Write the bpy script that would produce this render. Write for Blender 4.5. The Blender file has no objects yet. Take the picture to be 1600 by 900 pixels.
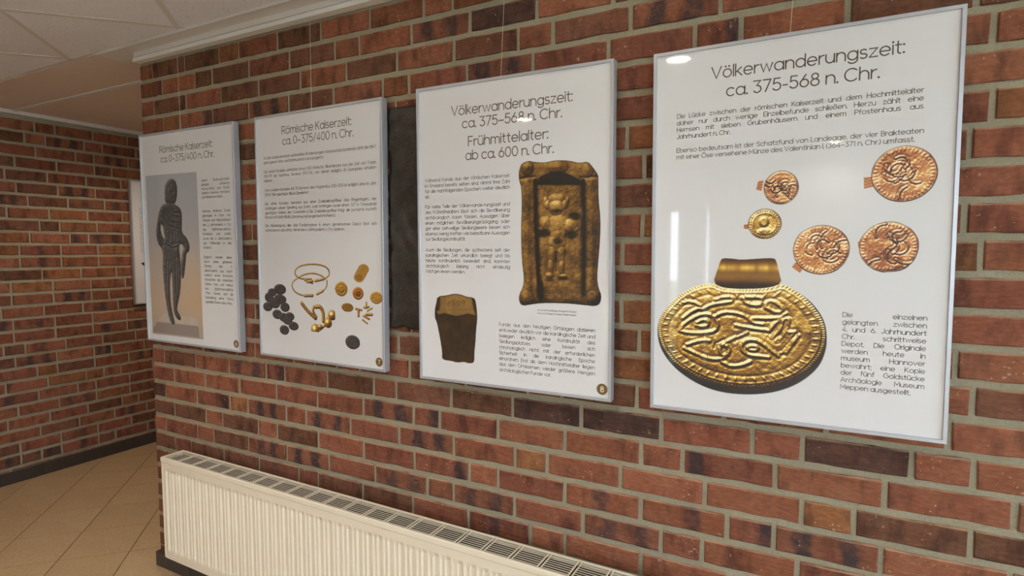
import bpy, bmesh, math, random
import numpy as np
from mathutils import Matrix, Vector

random.seed(7)
rng = np.random.default_rng(7)
S = bpy.context.scene
COL = S.collection

# ---------------------------------------------------------------- camera
FZ = 2.1766
yaw, pitch, roll = 0.48538, -0.06965, 0.00077
cam_pos = Vector((0.0, -1.6307, FZ + -0.6046))
cy, sy, cp, sp = math.cos(yaw), math.sin(yaw), math.cos(pitch), math.sin(pitch)
fwd = Vector((-sy*cp, cy*cp, sp)); r0 = Vector((cy, sy, 0)); u0 = r0.cross(fwd)
right = r0*math.cos(roll) + u0*math.sin(roll); up = -r0*math.sin(roll) + u0*math.cos(roll)
cd = bpy.data.cameras.new('camera'); cam = bpy.data.objects.new('camera', cd); COL.objects.link(cam)
cd.sensor_width = 36.0; cd.lens = 901.0/1600.0*36.0; cd.clip_start = 0.02
m3 = Matrix((right, up, -fwd)).transposed()
cam.matrix_world = Matrix.Translation(cam_pos) @ m3.to_4x4()
S.camera = cam

# ---------------------------------------------------------------- world, exposure
S.view_settings.view_transform = 'Standard'; S.view_settings.look = 'None'
S.view_settings.gamma = 1.0; S.view_settings.use_curve_mapping = False
S.view_settings.exposure = 0.0
W = bpy.data.worlds.new('sky'); S.world = W; W.use_nodes = True
bg = W.node_tree.nodes['Background']
bg.inputs['Color'].default_value = (0.76, 0.88, 1.0, 1); bg.inputs['Strength'].default_value = 13.0

# ceiling downlights: (x, y, watts, colour)
WARM = (1.0, 0.86, 0.68); SOFT = (1.0, 0.93, 0.84)
DOWN = [(-0.63, -1.36, 40, SOFT), (-1.86, -2.29, 100, SOFT), (-2.45, -0.72, 28, WARM), (0.6, -0.5, 4, SOFT),  # last entry: unseen lamp added for pools and shadows near the wall
        (-1.42, -0.60, 10, WARM), (0.08, -4.3, 60, SOFT), (-0.50, -0.50, 4, SOFT), (-6.38, -2.05, 60, WARM), (1.9, -2.6, 30, SOFT),  # entries close to the wall: unseen lamps added for pools and panel shadows
        (-3.85, 0.75, 40, (1.0, 0.80, 0.60))]

# ---------------------------------------------------------------- helpers
def lin(c):
    return tuple((x/12.92 if x <= 0.04045 else ((x+0.055)/1.055)**2.4) for x in [v/255.0 for v in c])
def nplin(a):
    a = np.clip(a, 0, 1)
    return np.where(a <= 0.04045, a/12.92, ((a+0.055)/1.055)**2.4)

def tag(o, label=None, cat=None, group=None, kind=None):
    if label: o['label'] = label
    if cat: o['category'] = cat
    if group: o['group'] = group
    if kind: o['kind'] = kind
    return o
def empty(name, loc=(0, 0, 0), rz=0.0):
    o = bpy.data.objects.new(name, None); COL.objects.link(o)
    o.location = loc; o.rotation_euler = (0, 0, rz); o.empty_display_size = 0.05
    return o
def link(name, me, mat=None, parent=None):
    if mat is not None and len(me.materials) == 0: me.materials.append(mat)
    o = bpy.data.objects.new(name, me); COL.objects.link(o)
    if parent: o.parent = parent
    return o
def pymesh(name, verts, faces, mat=None, parent=None, smooth=False):
    me = bpy.data.meshes.new(name); me.from_pydata([tuple(v) for v in verts], [], faces); me.update()
    if smooth:
        me.polygons.foreach_set('use_smooth', [True]*len(me.polygons))
    return link(name, me, mat, parent)
class MB:
    """collects boxes, prisms and tubes for one mesh"""
    def __init__(s): s.v = []; s.f = []
    def add(s, vs, fs):
        b = len(s.v); s.v += [tuple(v) for v in vs]; s.f += [tuple(b+i for i in f) for f in fs]; return s
    def box(s, x0, x1, y0, y1, z0, z1):
        return s.add([(x, y, z) for z in (z0, z1) for y in (y0, y1) for x in (x0, x1)],
                     [(0, 2, 3, 1), (4, 5, 7, 6), (0, 1, 5, 4), (2, 6, 7, 3), (0, 4, 6, 2), (1, 3, 7, 5)])
    def bbox(s, x0, x1, y0, y1, z0, z1, b):
        """box with chamfered edges"""
        vs = []
        for sx in (0, 1):
            for sy_ in (0, 1):
                for sz in (0, 1):
                    X = (x0, x1)[sx]; Y = (y0, y1)[sy_]; Z = (z0, z1)[sz]
                    dx = b if sx == 0 else -b; dy = b if sy_ == 0 else -b; dz = b if sz == 0 else -b
                    vs += [(X, Y+dy, Z+dz), (X+dx, Y, Z+dz), (X+dx, Y+dy, Z)]
        bm = bmesh.new(); bv = [bm.verts.new(v) for v in vs]
        r = bmesh.ops.convex_hull(bm, input=bv); bm.verts.index_update()
        s.add([v.co[:] for v in bm.verts], [[v.index for v in f.verts] for f in bm.faces]); bm.free()
        return s
    def prism(s, poly, d0, d1, fn):
        """poly (a,b) extruded from d0 to d1, fn(a,b,d)->xyz"""
        n = len(poly)
        vs = [fn(a, b, d0) for a, b in poly] + [fn(a, b, d1) for a, b in poly]
        fs = [tuple(range(n))[::-1], tuple(range(n, 2*n))] + [(i, (i+1) % n, n+(i+1) % n, n+i) for i in range(n)]
        return s.add(vs, fs)
    def tube(s, pts, r, n=8):
        rings = []
        for i, p in enumerate(pts):
            p = Vector(p); a = Vector(pts[max(0, i-1)]); b = Vector(pts[min(len(pts)-1, i+1)]); t = (b-a).normalized()
            h = Vector((0, 1, 0)) if abs(t.y) < .9 else Vector((1, 0, 0)); e = t.cross(h).normalized(); g = t.cross(e)
            rings.append([p + (e*math.cos(k*2*math.pi/n) + g*math.sin(k*2*math.pi/n))*r for k in range(n)])
        vs = [v for R_ in rings for v in R_]
        fs = [(i*n+k, i*n+(k+1) % n, (i+1)*n+(k+1) % n, (i+1)*n+k) for i in range(len(pts)-1) for k in range(n)]
        fs += [tuple(range(n))[::-1], tuple((len(pts)-1)*n+k for k in range(n))]
        return s.add(vs, fs)
    def mesh(s, name):
        me = bpy.data.meshes.new(name); me.from_pydata(s.v, [], s.f); me.update()
        bm = bmesh.new(); bm.from_mesh(me); bmesh.ops.recalc_face_normals(bm, faces=bm.faces); bm.to_mesh(me); bm.free()
        return me
    def build(s, name, mat=None, parent=None): return link(name, s.mesh(name), mat, parent)

# ---------------------------------------------------------------- materials
def material(name, fn=None, **kw):
    m = bpy.data.materials.new(name); m.use_nodes = True; nt = m.node_tree; b = nt.nodes['Principled BSDF']
    for k, v in kw.items():
        k2 = {'color': 'Base Color', 'rough': 'Roughness', 'metal': 'Metallic', 'coat': 'Coat Weight', 'coat_rough': 'Coat Roughness',
              'spec': 'Specular IOR Level', 'trans': 'Transmission Weight', 'ior': 'IOR'}[k]
        b.inputs[k2].default_value = (lin(v)+(1,)) if k == 'color' else v
    if fn: fn(nt, b)
    return m
def N(nt, t, **kw):
    n = nt.nodes.new(t)
    for k, v in kw.items(): setattr(n, k, v)
    return n
def L(nt, a, b): nt.links.new(a, b)
def noise(nt, scale, detail=4, vec=None, rough=.55):
    n = N(nt, 'ShaderNodeTexNoise'); n.inputs['Scale'].default_value = scale; n.inputs['Detail'].default_value = detail
    n.inputs['Roughness'].default_value = rough
    if vec is not None: L(nt, vec, n.inputs['Vector'])
    return n.outputs['Fac']
def mth(nt, op, a, b=None, c=None, clamp=False):
    n = N(nt, 'ShaderNodeMath', operation=op, use_clamp=clamp)
    for i, v in enumerate((a, b, c)):
        if v is None: continue
        if isinstance(v, (int, float)): n.inputs[i].default_value = v
        else: L(nt, v, n.inputs[i])
    return n.outputs[0]
def mapr(nt, v, a, b, c=0.0, d=1.0):
    n = N(nt, 'ShaderNodeMapRange'); L(nt, v, n.inputs[0])
    for i, x in enumerate((a, b, c, d)): n.inputs[1+i].default_value = x
    return n.outputs[0]
def mix(nt, f, a, b, mode='MIX'):
    n = N(nt, 'ShaderNodeMix', data_type='RGBA', blend_type=mode)
    for s_, v in ((n.inputs[0], f), (n.inputs[6], a), (n.inputs[7], b)):
        if isinstance(v, (int, float)): s_.default_value = v
        elif isinstance(v, tuple): s_.default_value = (v+(1,))[:4]
        else: L(nt, v, s_)
    return n.outputs[2]
def bump(nt, b, h, strength, dist, prev=None):
    n = N(nt, 'ShaderNodeBump'); n.inputs['Strength'].default_value = strength; n.inputs['Distance'].default_value = dist
    L(nt, h, n.inputs['Height'])
    if prev is not None: L(nt, prev, n.inputs['Normal'])
    L(nt, n.outputs[0], b.inputs['Normal']); return n.outputs[0]
def vec_scaled(nt, src, sc):
    n = N(nt, 'ShaderNodeVectorMath', operation='MULTIPLY'); L(nt, src, n.inputs[0]); n.inputs[1].default_value = sc; return n.outputs[0]

def f_brick(nt, b):
    tc = N(nt, 'ShaderNodeTexCoord'); oi = N(nt, 'ShaderNodeObjectInfo'); obj = tc.outputs['Object']
    ad = N(nt, 'ShaderNodeVectorMath', operation='ADD'); L(nt, obj, ad.inputs[0])
    cmb = N(nt, 'ShaderNodeCombineXYZ')
    for i in range(3): L(nt, mth(nt, 'MULTIPLY', oi.outputs['Random'], 7.3+5*i), cmb.inputs[i])
    L(nt, cmb.outputs[0], ad.inputs[1]); v = ad.outputs[0]
    base = oi.outputs['Color']
    big = noise(nt, 14, 4, v); fine = noise(nt, 160, 3, vec_scaled(nt, v, (.35, 1, 1)))
    streak = noise(nt, 60, 3, vec_scaled(nt, v, (.25, 1, 1.6)))
    mot = noise(nt, 22, 5, vec_scaled(nt, v, (1, 1, .45)))
    c = mix(nt, mapr(nt, big, .35, .7, 0, .45), base, mix(nt, 1.0, base, lin((205, 150, 120)), 'MULTIPLY'))
    c = mix(nt, mapr(nt, streak, .35, .75, 0, .35), c, mix(nt, .35, base, lin((190, 120, 85))))
    c = mix(nt, mapr(nt, fine, .35, .75, 0, .5), c, mix(nt, 1.0, base, lin((165, 140, 130)), 'MULTIPLY'))
    c = mix(nt, mapr(nt, mot, .48, .68, 0, .8), c, mix(nt, 1.0, base, lin((150, 140, 150)), 'MULTIPLY'))
    # dark kiln marks at the positions stored on each brick
    sx = N(nt, 'ShaderNodeSeparateXYZ'); L(nt, obj, sx.inputs[0])
    wob = mapr(nt, noise(nt, 30, 3, v), .2, .8, -.018, .018)
    xx = mth(nt, 'ADD', sx.outputs[0], wob)
    fac = None
    for a in ('mark_a', 'mark_b'):
        at = N(nt, 'ShaderNodeAttribute', attribute_type='OBJECT', attribute_name=a)
        d = mth(nt, 'ABSOLUTE', mth(nt, 'SUBTRACT', xx, at.outputs['Fac']))
        k = mapr(nt, d, .032, .012)
        fac = k if fac is None else mth(nt, 'MAXIMUM', fac, k)
    st = N(nt, 'ShaderNodeAttribute', attribute_type='OBJECT', attribute_name='mark_amount')
    fac = mth(nt, 'MULTIPLY', mth(nt, 'MULTIPLY', fac, st.outputs['Fac']), mapr(nt, noise(nt, 45, 4, v), .3, .55, .55, 1.0))
    c = mix(nt, fac, c, lin((54, 46, 50)))
    # pale lime specks
    sp_ = mapr(nt, noise(nt, 130, 3, v), .62, .70); spm = mapr(nt, noise(nt, 16, 2, v), .54, .64)
    c = mix(nt, mth(nt, 'MULTIPLY', mth(nt, 'MULTIPLY', sp_, spm), .5), c, lin((215, 190, 165)))
    edge = mth(nt, 'MULTIPLY', mapr(nt, sx.outputs[2], .0275, .0305), mapr(nt, sx.outputs[2], .036, .034)); c = mix(nt, mth(nt, 'MULTIPLY', edge, mapr(nt, streak, .3, .6, .0, .55)), c, lin((196, 160, 132)))
    L(nt, c, b.inputs['Base Color']); b.inputs['Roughness'].default_value = .85
    b.inputs['Specular IOR Level'].default_value = .25
    h = mth(nt, 'ADD', mth(nt, 'MULTIPLY', big, .6), mth(nt, 'ADD', mth(nt, 'MULTIPLY', streak, .5), mth(nt, 'MULTIPLY', fine, .35)))
    bump(nt, b, h, .85, .006)
def f_mortar(nt, b):
    tc = N(nt, 'ShaderNodeTexCoord'); v = tc.outputs['Object']
    n1 = noise(nt, 9, 4, v); n2 = noise(nt, 220, 3, v)
    c = mix(nt, n1, lin((142, 136, 117)), lin((172, 165, 144))); c = mix(nt, mapr(nt, n2, .3, .8, 0, .5), c, lin((128, 118, 98)))
    L(nt, c, b.inputs['Base Color']); b.inputs['Roughness'].default_value = .95; b.inputs['Specular IOR Level'].default_value = .1
    bump(nt, b, mth(nt, 'ADD', n2, mth(nt, 'MULTIPLY', noise(nt, 40, 3, v), 1.5)), .8, .003)
def f_ceil(nt, b):
    tc = N(nt, 'ShaderNodeTexCoord'); v = tc.outputs['Object']
    n1 = noise(nt, 90, 2, v); n2 = noise(nt, 230, 2, v)
    pit = mth(nt, 'MAXIMUM', mapr(nt, n1, .66, .70), mth(nt, 'MULTIPLY', mapr(nt, n2, .64, .70), .8))
    c = mix(nt, mth(nt, 'MULTIPLY', pit, .5), lin((232, 233, 242)), lin((130, 128, 132)))
    L(nt, c, b.inputs['Base Color']); b.inputs['Roughness'].default_value = .95
    bump(nt, b, mth(nt, 'SUBTRACT', 1.0, pit), .6, .003)
def f_floor(nt, b):
    tc = N(nt, 'ShaderNodeTexCoord'); oi = N(nt, 'ShaderNodeObjectInfo'); v = tc.outputs['Object']
    n1 = noise(nt, 6, 5, v); n2 = noise(nt, 60, 4, v)
    c = mix(nt, n1, lin((186, 158, 122)), lin((208, 182, 146))); c = mix(nt, mapr(nt, n2, .35, .7, 0, .4), c, lin((150, 120, 86)))
    c = mix(nt, mth(nt, 'MULTIPLY', oi.outputs['Random'], .25), c, lin((160, 128, 92)))
    L(nt, c, b.inputs['Base Color']); b.inputs['Roughness'].default_value = .38
    bump(nt, b, n2, .1, .002)
def f_plaster(c0):
    def f(nt, b):
        tc = N(nt, 'ShaderNodeTexCoord'); v = tc.outputs['Object']; n = noise(nt, 35, 5, v)
        L(nt, mix(nt, n, lin(c0), lin(tuple(int(x*.94) for x in c0))), b.inputs['Base Color']); b.inputs['Roughness'].default_value = .9
        bump(nt, b, n, .2, .002)
    return f
def f_stone(nt, b):
    tc = N(nt, 'ShaderNodeTexCoord'); v = tc.outputs['Object']; n = noise(nt, 10, 6, v); n2 = noise(nt, 90, 4, v)
    c = mix(nt, mapr(nt, n, .3, .7), lin((30, 27, 24)), lin((60, 53, 46))); c = mix(nt, mapr(nt, n2, .6, .72, 0, .5), c, lin((84, 76, 68)))
    L(nt, c, b.inputs['Base Color']); b.inputs['Roughness'].default_value = .5
    bump(nt, b, mth(nt, 'ADD', n2, n), .6, .004)
def f_print(nt, b):
    at = N(nt, 'ShaderNodeAttribute', attribute_name='Col'); L(nt, at.outputs['Color'], b.inputs['Base Color'])
    b.inputs['Roughness'].default_value = .5; b.inputs['Coat Weight'].default_value = 1.0; b.inputs['Coat Roughness'].default_value = .03
def f_alu(nt, b):
    tc = N(nt, 'ShaderNodeTexCoord'); n = noise(nt, 300, 2, tc.outputs['Object'])
    L(nt, mapr(nt, n, .2, .8, .34, .44), b.inputs['Roughness'])
def f_enamel(nt, b):
    tc = N(nt, 'ShaderNodeTexCoord'); n = noise(nt, 25, 3, tc.outputs['Object'])
    L(nt, mix(nt, n, lin((226, 218, 200)), lin((218, 209, 190))), b.inputs['Base Color']); b.inputs['Roughness'].default_value = .32
def f_slate(nt, b):
    tc = N(nt, 'ShaderNodeTexCoord'); n = noise(nt, 40, 4, tc.outputs['Object'])
    L(nt, mix(nt, n, lin((52, 46, 44)), lin((70, 63, 60))), b.inputs['Base Color']); b.inputs['Roughness'].default_value = .35
def f_emit(col, st):
    def f(nt, b):
        b.inputs['Emission Color'].default_value = col+(1,); b.inputs['Emission Strength'].default_value = st
    return f
PAPER = (216, 217, 221)
M = dict(
    brick=material('fired_clay_brick', f_brick), mortar=material('lime_mortar', f_mortar), ceil=material('mineral_fibre_tile', f_ceil),
    floor=material('beige_floor_tile', f_floor), grout=material('floor_grout', f_plaster((120, 98, 72))),
    plaster=material('pale_plaster', f_plaster((224, 219, 210))), warm=material('soffit_plaster', f_plaster((222, 204, 192))),
    white=material('white_lacquer', None, color=(225, 224, 222), rough=.4), grid=material('grid_bar_paint', None, color=(214, 210, 208), rough=.5),
    stone=material('dark_carved_stone', f_stone), prnt=material('coated_colour_print', f_print),
    ink=material('brown_print_ink', None, color=(82, 70, 62), rough=.5, coat=1.0, coat_rough=.03),
    ink2=material('fine_print_ink', None, color=(84, 78, 74), rough=.5, coat=1.0, coat_rough=.03),
    badge=material('badge_brown_ink', None, color=(112, 88, 48), rough=.5, coat=1.0, coat_rough=.03),
    badgew=material('badge_pale_ink', None, color=(232, 226, 208), rough=.5, coat=1.0, coat_rough=.03),
    paper=material('laminated_poster_paper', None, color=PAPER, rough=.5, coat=1.0, coat_rough=.03),
    alu=material('satin_aluminium', f_alu, color=(186, 190, 199), metal=.45), enamel=material('cream_radiator_enamel', f_enamel),
    dark=material('dark_cavity', None, color=(22, 18, 15), rough=.8), slate=material('dark_skirting_tile', f_slate),
    wire=material('clear_nylon_line', None, color=(215, 205, 190), rough=.3, metal=.2),
    glass=material('window_glass', None, color=(255, 255, 255), rough=0.0, trans=1.0, ior=1.45),
    lamp=material('downlight_glow', f_emit((1.0, .88, .70), 40.0), color=(255, 255, 255)),
    grass=material('lawn_outside', f_plaster((110, 122, 84))),
)

# ---------------------------------------------------------------- bricks
CRS = .083; ZJ0 = FZ                 # bed joint 0 sits at this height; course k lies below joint k
XL = -2.835                          # free end of the brick wall
REDS = [(146, 96, 74), (138, 88, 69), (150, 100, 76), (132, 84, 67), (144, 94, 70)]
PAL = {'r': REDS, 'b': [(118, 82, 66), (110, 78, 60), (124, 87, 68)], 'o': [(146, 102, 68), (140, 94, 62)],
       'd': [(84, 62, 56), (76, 58, 54)], 's': [(140, 94, 72), (130, 87, 68)]}
def brick_mesh(name, length, seed, depth=.030):
    r = random.Random(seed); hw = length/2; hh = .0324; bev = .0028
    pts = []
    nx = 6 if length > .15 else 3
    j = lambda a: r.uniform(-a, a)
    for i in range(nx+1): pts.append((-hw + 2*hw*i/nx + (j(.004) if 0 < i < nx else j(.0015)), -hh + j(.0019)))
    for i in range(nx+1): pts.append((hw - 2*hw*i/nx + (j(.004) if 0 < i < nx else j(.0015)), hh + j(.0019)))
    n = len(pts)
    ins = [(x*(1-bev/hw), z*(1-bev/hh)) for x, z in pts]
    vs = [(x, depth, z) for x, z in pts] + [(x, .0022, z) for x, z in pts] + [(x, j(.0005), z) for x, z in ins]
    fs = [(i, (i+1) % n, n+(i+1) % n, n+i) for i in range(n)] + [(n+i, n+(i+1) % n, 2*n+(i+1) % n, 2*n+i) for i in range(n)]
    fs += [tuple(range(2*n, 3*n))]
    me = bpy.data.meshes.new(name); me.from_pydata(vs, [], fs); me.update()
    bm = bmesh.new(); bm.from_mesh(me); bmesh.ops.recalc_face_normals(bm, faces=bm.faces); bm.to_mesh(me); bm.free()
    me.materials.append(M['brick']); return me
LONG = [brick_mesh('brick', .226, 10+i) for i in range(8)]
SHORT = [brick_mesh('brick', .106, 30+i) for i in range(6)]
TQ = [brick_mesh('brick', .152, 50+i) for i in range(4)]
def put_brick(parent, a, b, zc, kind, place):
    """a, b: joint centres along the wall; place(along, out, z) -> matrix"""
    w = b-a-.0140
    src, L0 = (LONG, .226) if w > .19 else ((TQ, .152) if w > .13 else (SHORT, .106))
    me = random.choice(src)
    o = bpy.data.objects.new('brick', me); COL.objects.link(o); o.parent = parent
    o.matrix_local = place((a+b)/2, random.uniform(-.0012, .0018), zc + random.uniform(-.001, .001)) @ Matrix.Rotation(random.uniform(-.004, .004), 4, 'Y') @ Matrix.Diagonal((w/L0, 1, 1, 1))
    col = random.choice(PAL.get(kind, REDS)) if kind in PAL else random.choice(REDS)
    k = random.uniform(.93, 1.06); o.color = lin(tuple(min(255, c*k) for c in col)) + (1,)
    ma, mb, am = 9.0, 9.0, 0.0
    h = L0/2
    if kind == 's': ma, mb, am = -.35*h + random.uniform(-.02, .01), .5*h + random.uniform(-.015, .01), random.uniform(.7, .95)
    if kind == 'R': ma, am = .74*h, .9
    if kind == 'L': ma, am = -.74*h, .9
    if kind == 'm': ma, am = random.uniform(-.4, .4)*h, .75
    o['mark_a'] = ma; o['mark_b'] = mb; o['mark_amount'] = am
    return o
JOINTS = {-3: [-2739, -2501, -2265, -2139, -1910, -1675, -1435, -1199, -1083], -2: [-2671, -2431, -2315, -2081, -1845, -1607, -1487, -1252, -1017, -777], -1: [-2739, -2500, -2260, -2025, -1788, -1551, -1315, -1079, -841, -723, -485, -245], 0: [-2672, -2552, -2320, -2089, -1855, -1618, -1381, -1265, -1029, -790, -549, -309, -193, 47], 3: [-490], 4: [-440], 6: [-2090, -442], 10: [-446], 12: [-2096, -1277, -450, -208, 37], 13: [-2738, -2501, -2267, -2030, -1917, -1679, -1444, -1337, -1099, -860, -621, -378, -135, -16], 14: [-2666, -2434, -2201, -1971, -1734, -1497, -1261, -1148, -913, -675, -434, -317, -77, 165], 15: [-2736, -2500, -2269, -2151, -1916, -1801, -1563, -1328, -1090, -850, -736, -495, -255, -13, 104], 16: [-2672, -2439, -2322, -2088, -1971, -1735, -1499, -1259, -1026, -913, -674, -433, -193, -76, 164], 17: [-2744, -2505, -2387, -2154, -1917, -1680, -1444, -1204, -1091, -852, -612, -372, -258, -17], 18: [-2677, -2556, -2322, -2090, -1851, -1741, -1507, -1269, -1031, -794, -673, -430]}
KINDS = {-3: 'rbborbrrror', -2: 'rrbbrborsdrb'.replace('o', 'r'), -1: 'rbrbbrbrbrbsr', 0: 'roRbsbrorsrrRrbb', 13: 'rbrsRrbrbbddrrd',
         14: 'rrrrrrsRrrrrLrrb', 15: 'drRosrsrsrorrrob', 16: 'bbrbrbrrRrrmmRsr', 17: 'rrrbssrsrsrsrrr', 18: 'brbbbrbbrmrrr'}
def course(k, x0, x1):
    known = sorted(JOINTS.get(k, [])); known = [x/1000 for x in known]
    res = [x0]; off = -2.672 if k % 2 == 0 else -2.739
    def fill(a, b):
        n = max(1, round((b-a)/.1187)); st = (b-a)/n; i = 0; out = []
        while i < n:
            step = 2 if (n-i) >= 2 and not (random.random() < .13 and n-i > 2) else 1
            i += step
            if i < n: out.append(a+i*st)
        return out
    seq = [x for x in known]
    if not seq or seq[0] > x0+.3: seq = [off] + seq
    pts = [x0]
    for x in seq + [x1]:
        if x - pts[-1] > .29: pts += fill(pts[-1], x)
        pts.append(x)
    return pts
X1 = 1.15
wall = empty('wall_back', (0, 0, 0)); tag(wall, kind='structure')
core = MB().box(XL+.006, 3.2, .0060, .232, 0, FZ+.29); core.build('mortar_core', M['mortar'], wall)
def place_front(u, out, z): return Matrix.Translation((u, -out, z))
nb = 0; hidden = []
PANX = [(-2.806, -2.136), (-2.010, -1.341), (-1.179, -.51), (-.403, .266)]
def covered(a, b, k):
    if not (1 <= k <= 10): return False
    return any(a > p0+.05 and b < p1-.05 for p0, p1 in PANX)
allb = []
for k in range(-4, 26):
    pts = course(k, XL, X1); kinds = KINDS.get(k, '')
    for i in range(len(pts)-1):
        kd = kinds[i] if i < len(kinds) else random.choice('rrrrrbbbosmr')
        allb.append((k, pts[i], pts[i+1], kd))
def in_view(q):
    zc = ZJ0-(q[0]+.5)*CRS
    for x in (q[1], q[2]):
        for dz in (-.035, .035):
            d = Vector((x, 0, zc+dz))-cam_pos; w = d.dot(fwd)
            if abs(901*d.dot(right)/w) < 802 and abs(901*d.dot(up)/w) < 452: return True
    return False
def behind_radiator(q): return q[0] >= 19 and q[1] > -2.44
def behind_rail(q): return q[0] <= -4
vis = [q for q in allb if not covered(q[1], q[2], q[0]) and not behind_radiator(q) and not behind_rail(q) and in_view(q)]
print('bricks in view', len(vis))
vis.sort(key=lambda q: (not (q[1] < -2.6 and q[0] < 20), -q[1]))
keep = set(id(q) for q in vis[:300])
rest = MB()
for q in allb:
    k, a, b, kd = q
    zc = ZJ0 - (k+.5)*CRS
    if zc < .075: zc = .075
    if id(q) in keep: put_brick(wall, a, b, zc, kd, place_front)
    else: rest.bbox(a+.006, b-.006, 0, .03, zc-.035, zc+.035, .003)
ro = rest.build('brick', M['brick'], wall); ro.color = lin((140, 80, 60))+(1,); tag(ro, kind='stuff'); ro['mark_a'] = 9.0; ro['mark_b'] = 9.0; ro['mark_amount'] = 0.0
# the free end of the wall
def place_end(u, out, z): return Matrix.Translation((XL-out, u, z)) @ Matrix.Rotation(-math.pi/2, 4, 'Z')
em = MB()
for k in range(-3, 26):
    zc = ZJ0-(k+.5)*CRS
    for a, b in ([(0.0, .118), (.118, .236)] if k % 2 else [(0.0, .236)]):
        em.bbox(XL, XL+.03, max(a+.006, .032) if a < .01 else a+.006, b-.006, zc-.035, zc+.035, .003)
eo = em.build('brick', M['brick'], wall); eo.color = lin((140, 80, 60))+(1,); tag(eo, kind='stuff'); eo['mark_a'] = 9.0; eo['mark_b'] = 9.0; eo['mark_amount'] = 0.0

# corridor wall at the left, seen past the end of the brick wall
XS = -4.70
side = empty('wall_left', (XS, 0, 0)); tag(side, kind='structure')
MB().box(-.20, -.006, -1.2, 2.6, 0, FZ+.29).build('mortar_core', M['mortar'], side)
def place_side(u, out, z): return Matrix.Translation((out, u, z)) @ Matrix.Rotation(math.pi/2, 4, 'Z')
rest = MB(); cnt = 0
for k in range(-3, 26):
    off = (k % 2)*.119 + random.choice((0, .06)); zc = ZJ0-(k+.5)*CRS; y = -1.3+off
    while y < 2.6:
        st = .119 if random.random() < .2 else .238
        a, b = y, min(y+st, 2.6); y = b
        a2 = max(a, -1.2)
        if b-a2 < .05: continue
        if -.15 < (a2+b)/2 < 1.25:
            put_brick(side, a2, b, zc, random.choice('rrrrbbosmr'), place_side); cnt += 1
        else: rest.bbox(-.03, 0, a2+.006, b-.006, zc-.035, zc+.035, .003)
so = rest.build('brick', M['brick'], side); so.color = lin((136, 80, 58))+(1,); tag(so, kind='stuff'); so['mark_a'] = 9.0; so['mark_b'] = 9.0; so['mark_amount'] = 0.0

# ---------------------------------------------------------------- rest of the room
CZ = FZ+.300; BAND = FZ+.291
RX0, RX1, RY0, RY1 = -7.4, 3.2, -4.6, 2.6
def struct(name, mb, mat): return tag(mb.build(name, mat), kind='structure')
struct('wall_right', MB().box(RX1, RX1+.2, RY0, -4.3, 0, CZ).box(RX1, RX1+.2, -.6, .24, 0, CZ).box(RX1, RX1+.2, -4.3, -.6, 0, .45).box(RX1, RX1+.2, -4.3, -.6, 2.38, CZ), M['plaster'])
MB().box(XS-.2, XS, -1.206, -1.2, 0, FZ+.29).build('end_plaster', M['plaster'], side).location = (-XS, 0, 0)
struct('wall_far_left', MB().box(RX0-.2, RX0, RY0, -1.2, 0, CZ).box(RX0-.2, XS-.2, -1.2, -1.05, 0, CZ), M['plaster'])
struct('wall_corridor', MB().box(XS-.2, XL+.3, RY1, RY1+.2, 0, CZ).box(XL+.1, XL+.3, .232, RY1, 0, CZ), M['plaster'])
# the wall opposite the posters, with tall sidelights and a wide window
ops = [(-2.05, -1.90, .35, 1.02), (-1.44, -1.30, .30, 1.95), (-1.06, -1.01, .30, 1.92), (0.95, 2.9, .25, 2.38)]
mb = MB(); x = RX0-.2
for a, b, z0, z1 in ops:
    mb.box(x, a, RY0-.2, RY0, 0, CZ); mb.box(a, b, RY0-.2, RY0, 0, z0); mb.box(a, b, RY0-.2, RY0, z1, CZ); x = b
mb.box(x, RX1+.2, RY0-.2, RY0, 0, CZ); struct('wall_front', mb, M['plaster'])
def window(n, place, w, h, cols):
    t = empty('window_%d' % n, (0, 0, 0)); tag(t, kind='structure'); f = min(.05, w*.18)
    fr = MB()
    def bx(mbx, a0, a1, d0, d1, z0, z1):
        (x0, y0), (x1, y1) = place(a0, d0), place(a1, d1)
        mbx.box(min(x0, x1), max(x0, x1), min(y0, y1), max(y0, y1), z0, z1)
    z0, z1 = h
    for c in range(cols+1):
        q = f/2 + (w-f)*c/cols; bx(fr, q-f/2, q+f/2, .04, .11, z0, z1)
    bx(fr, 0, w, .041, .109, z0, z0+f); bx(fr, 0, w, .041, .109, z1-f, z1)
    fr.build('window_frame', M['white'], t)
    for c in range(cols):
        a0 = f + (w-f)*c/cols - f*0; a1 = (w-f)*(c+1)/cols
        g = MB(); bx(g, a0, a1, .070, .076, z0+f, z1-f); g.build('pane', M['glass'], t)
for i, (a, b, z0, z1) in enumerate(ops): window(i+1, (lambda u, d, a=a: (a+u, RY0-d)), b-a, (z0, z1), 1 if b-a < .6 else 2)
window(5, (lambda u, d: (RX1+d, -4.3+u)), 3.7, (.45, 2.38), 4)
struct('lawn', MB().box(-30, 30, -30, 30, -.45, -.40), M['grass'])

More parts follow.
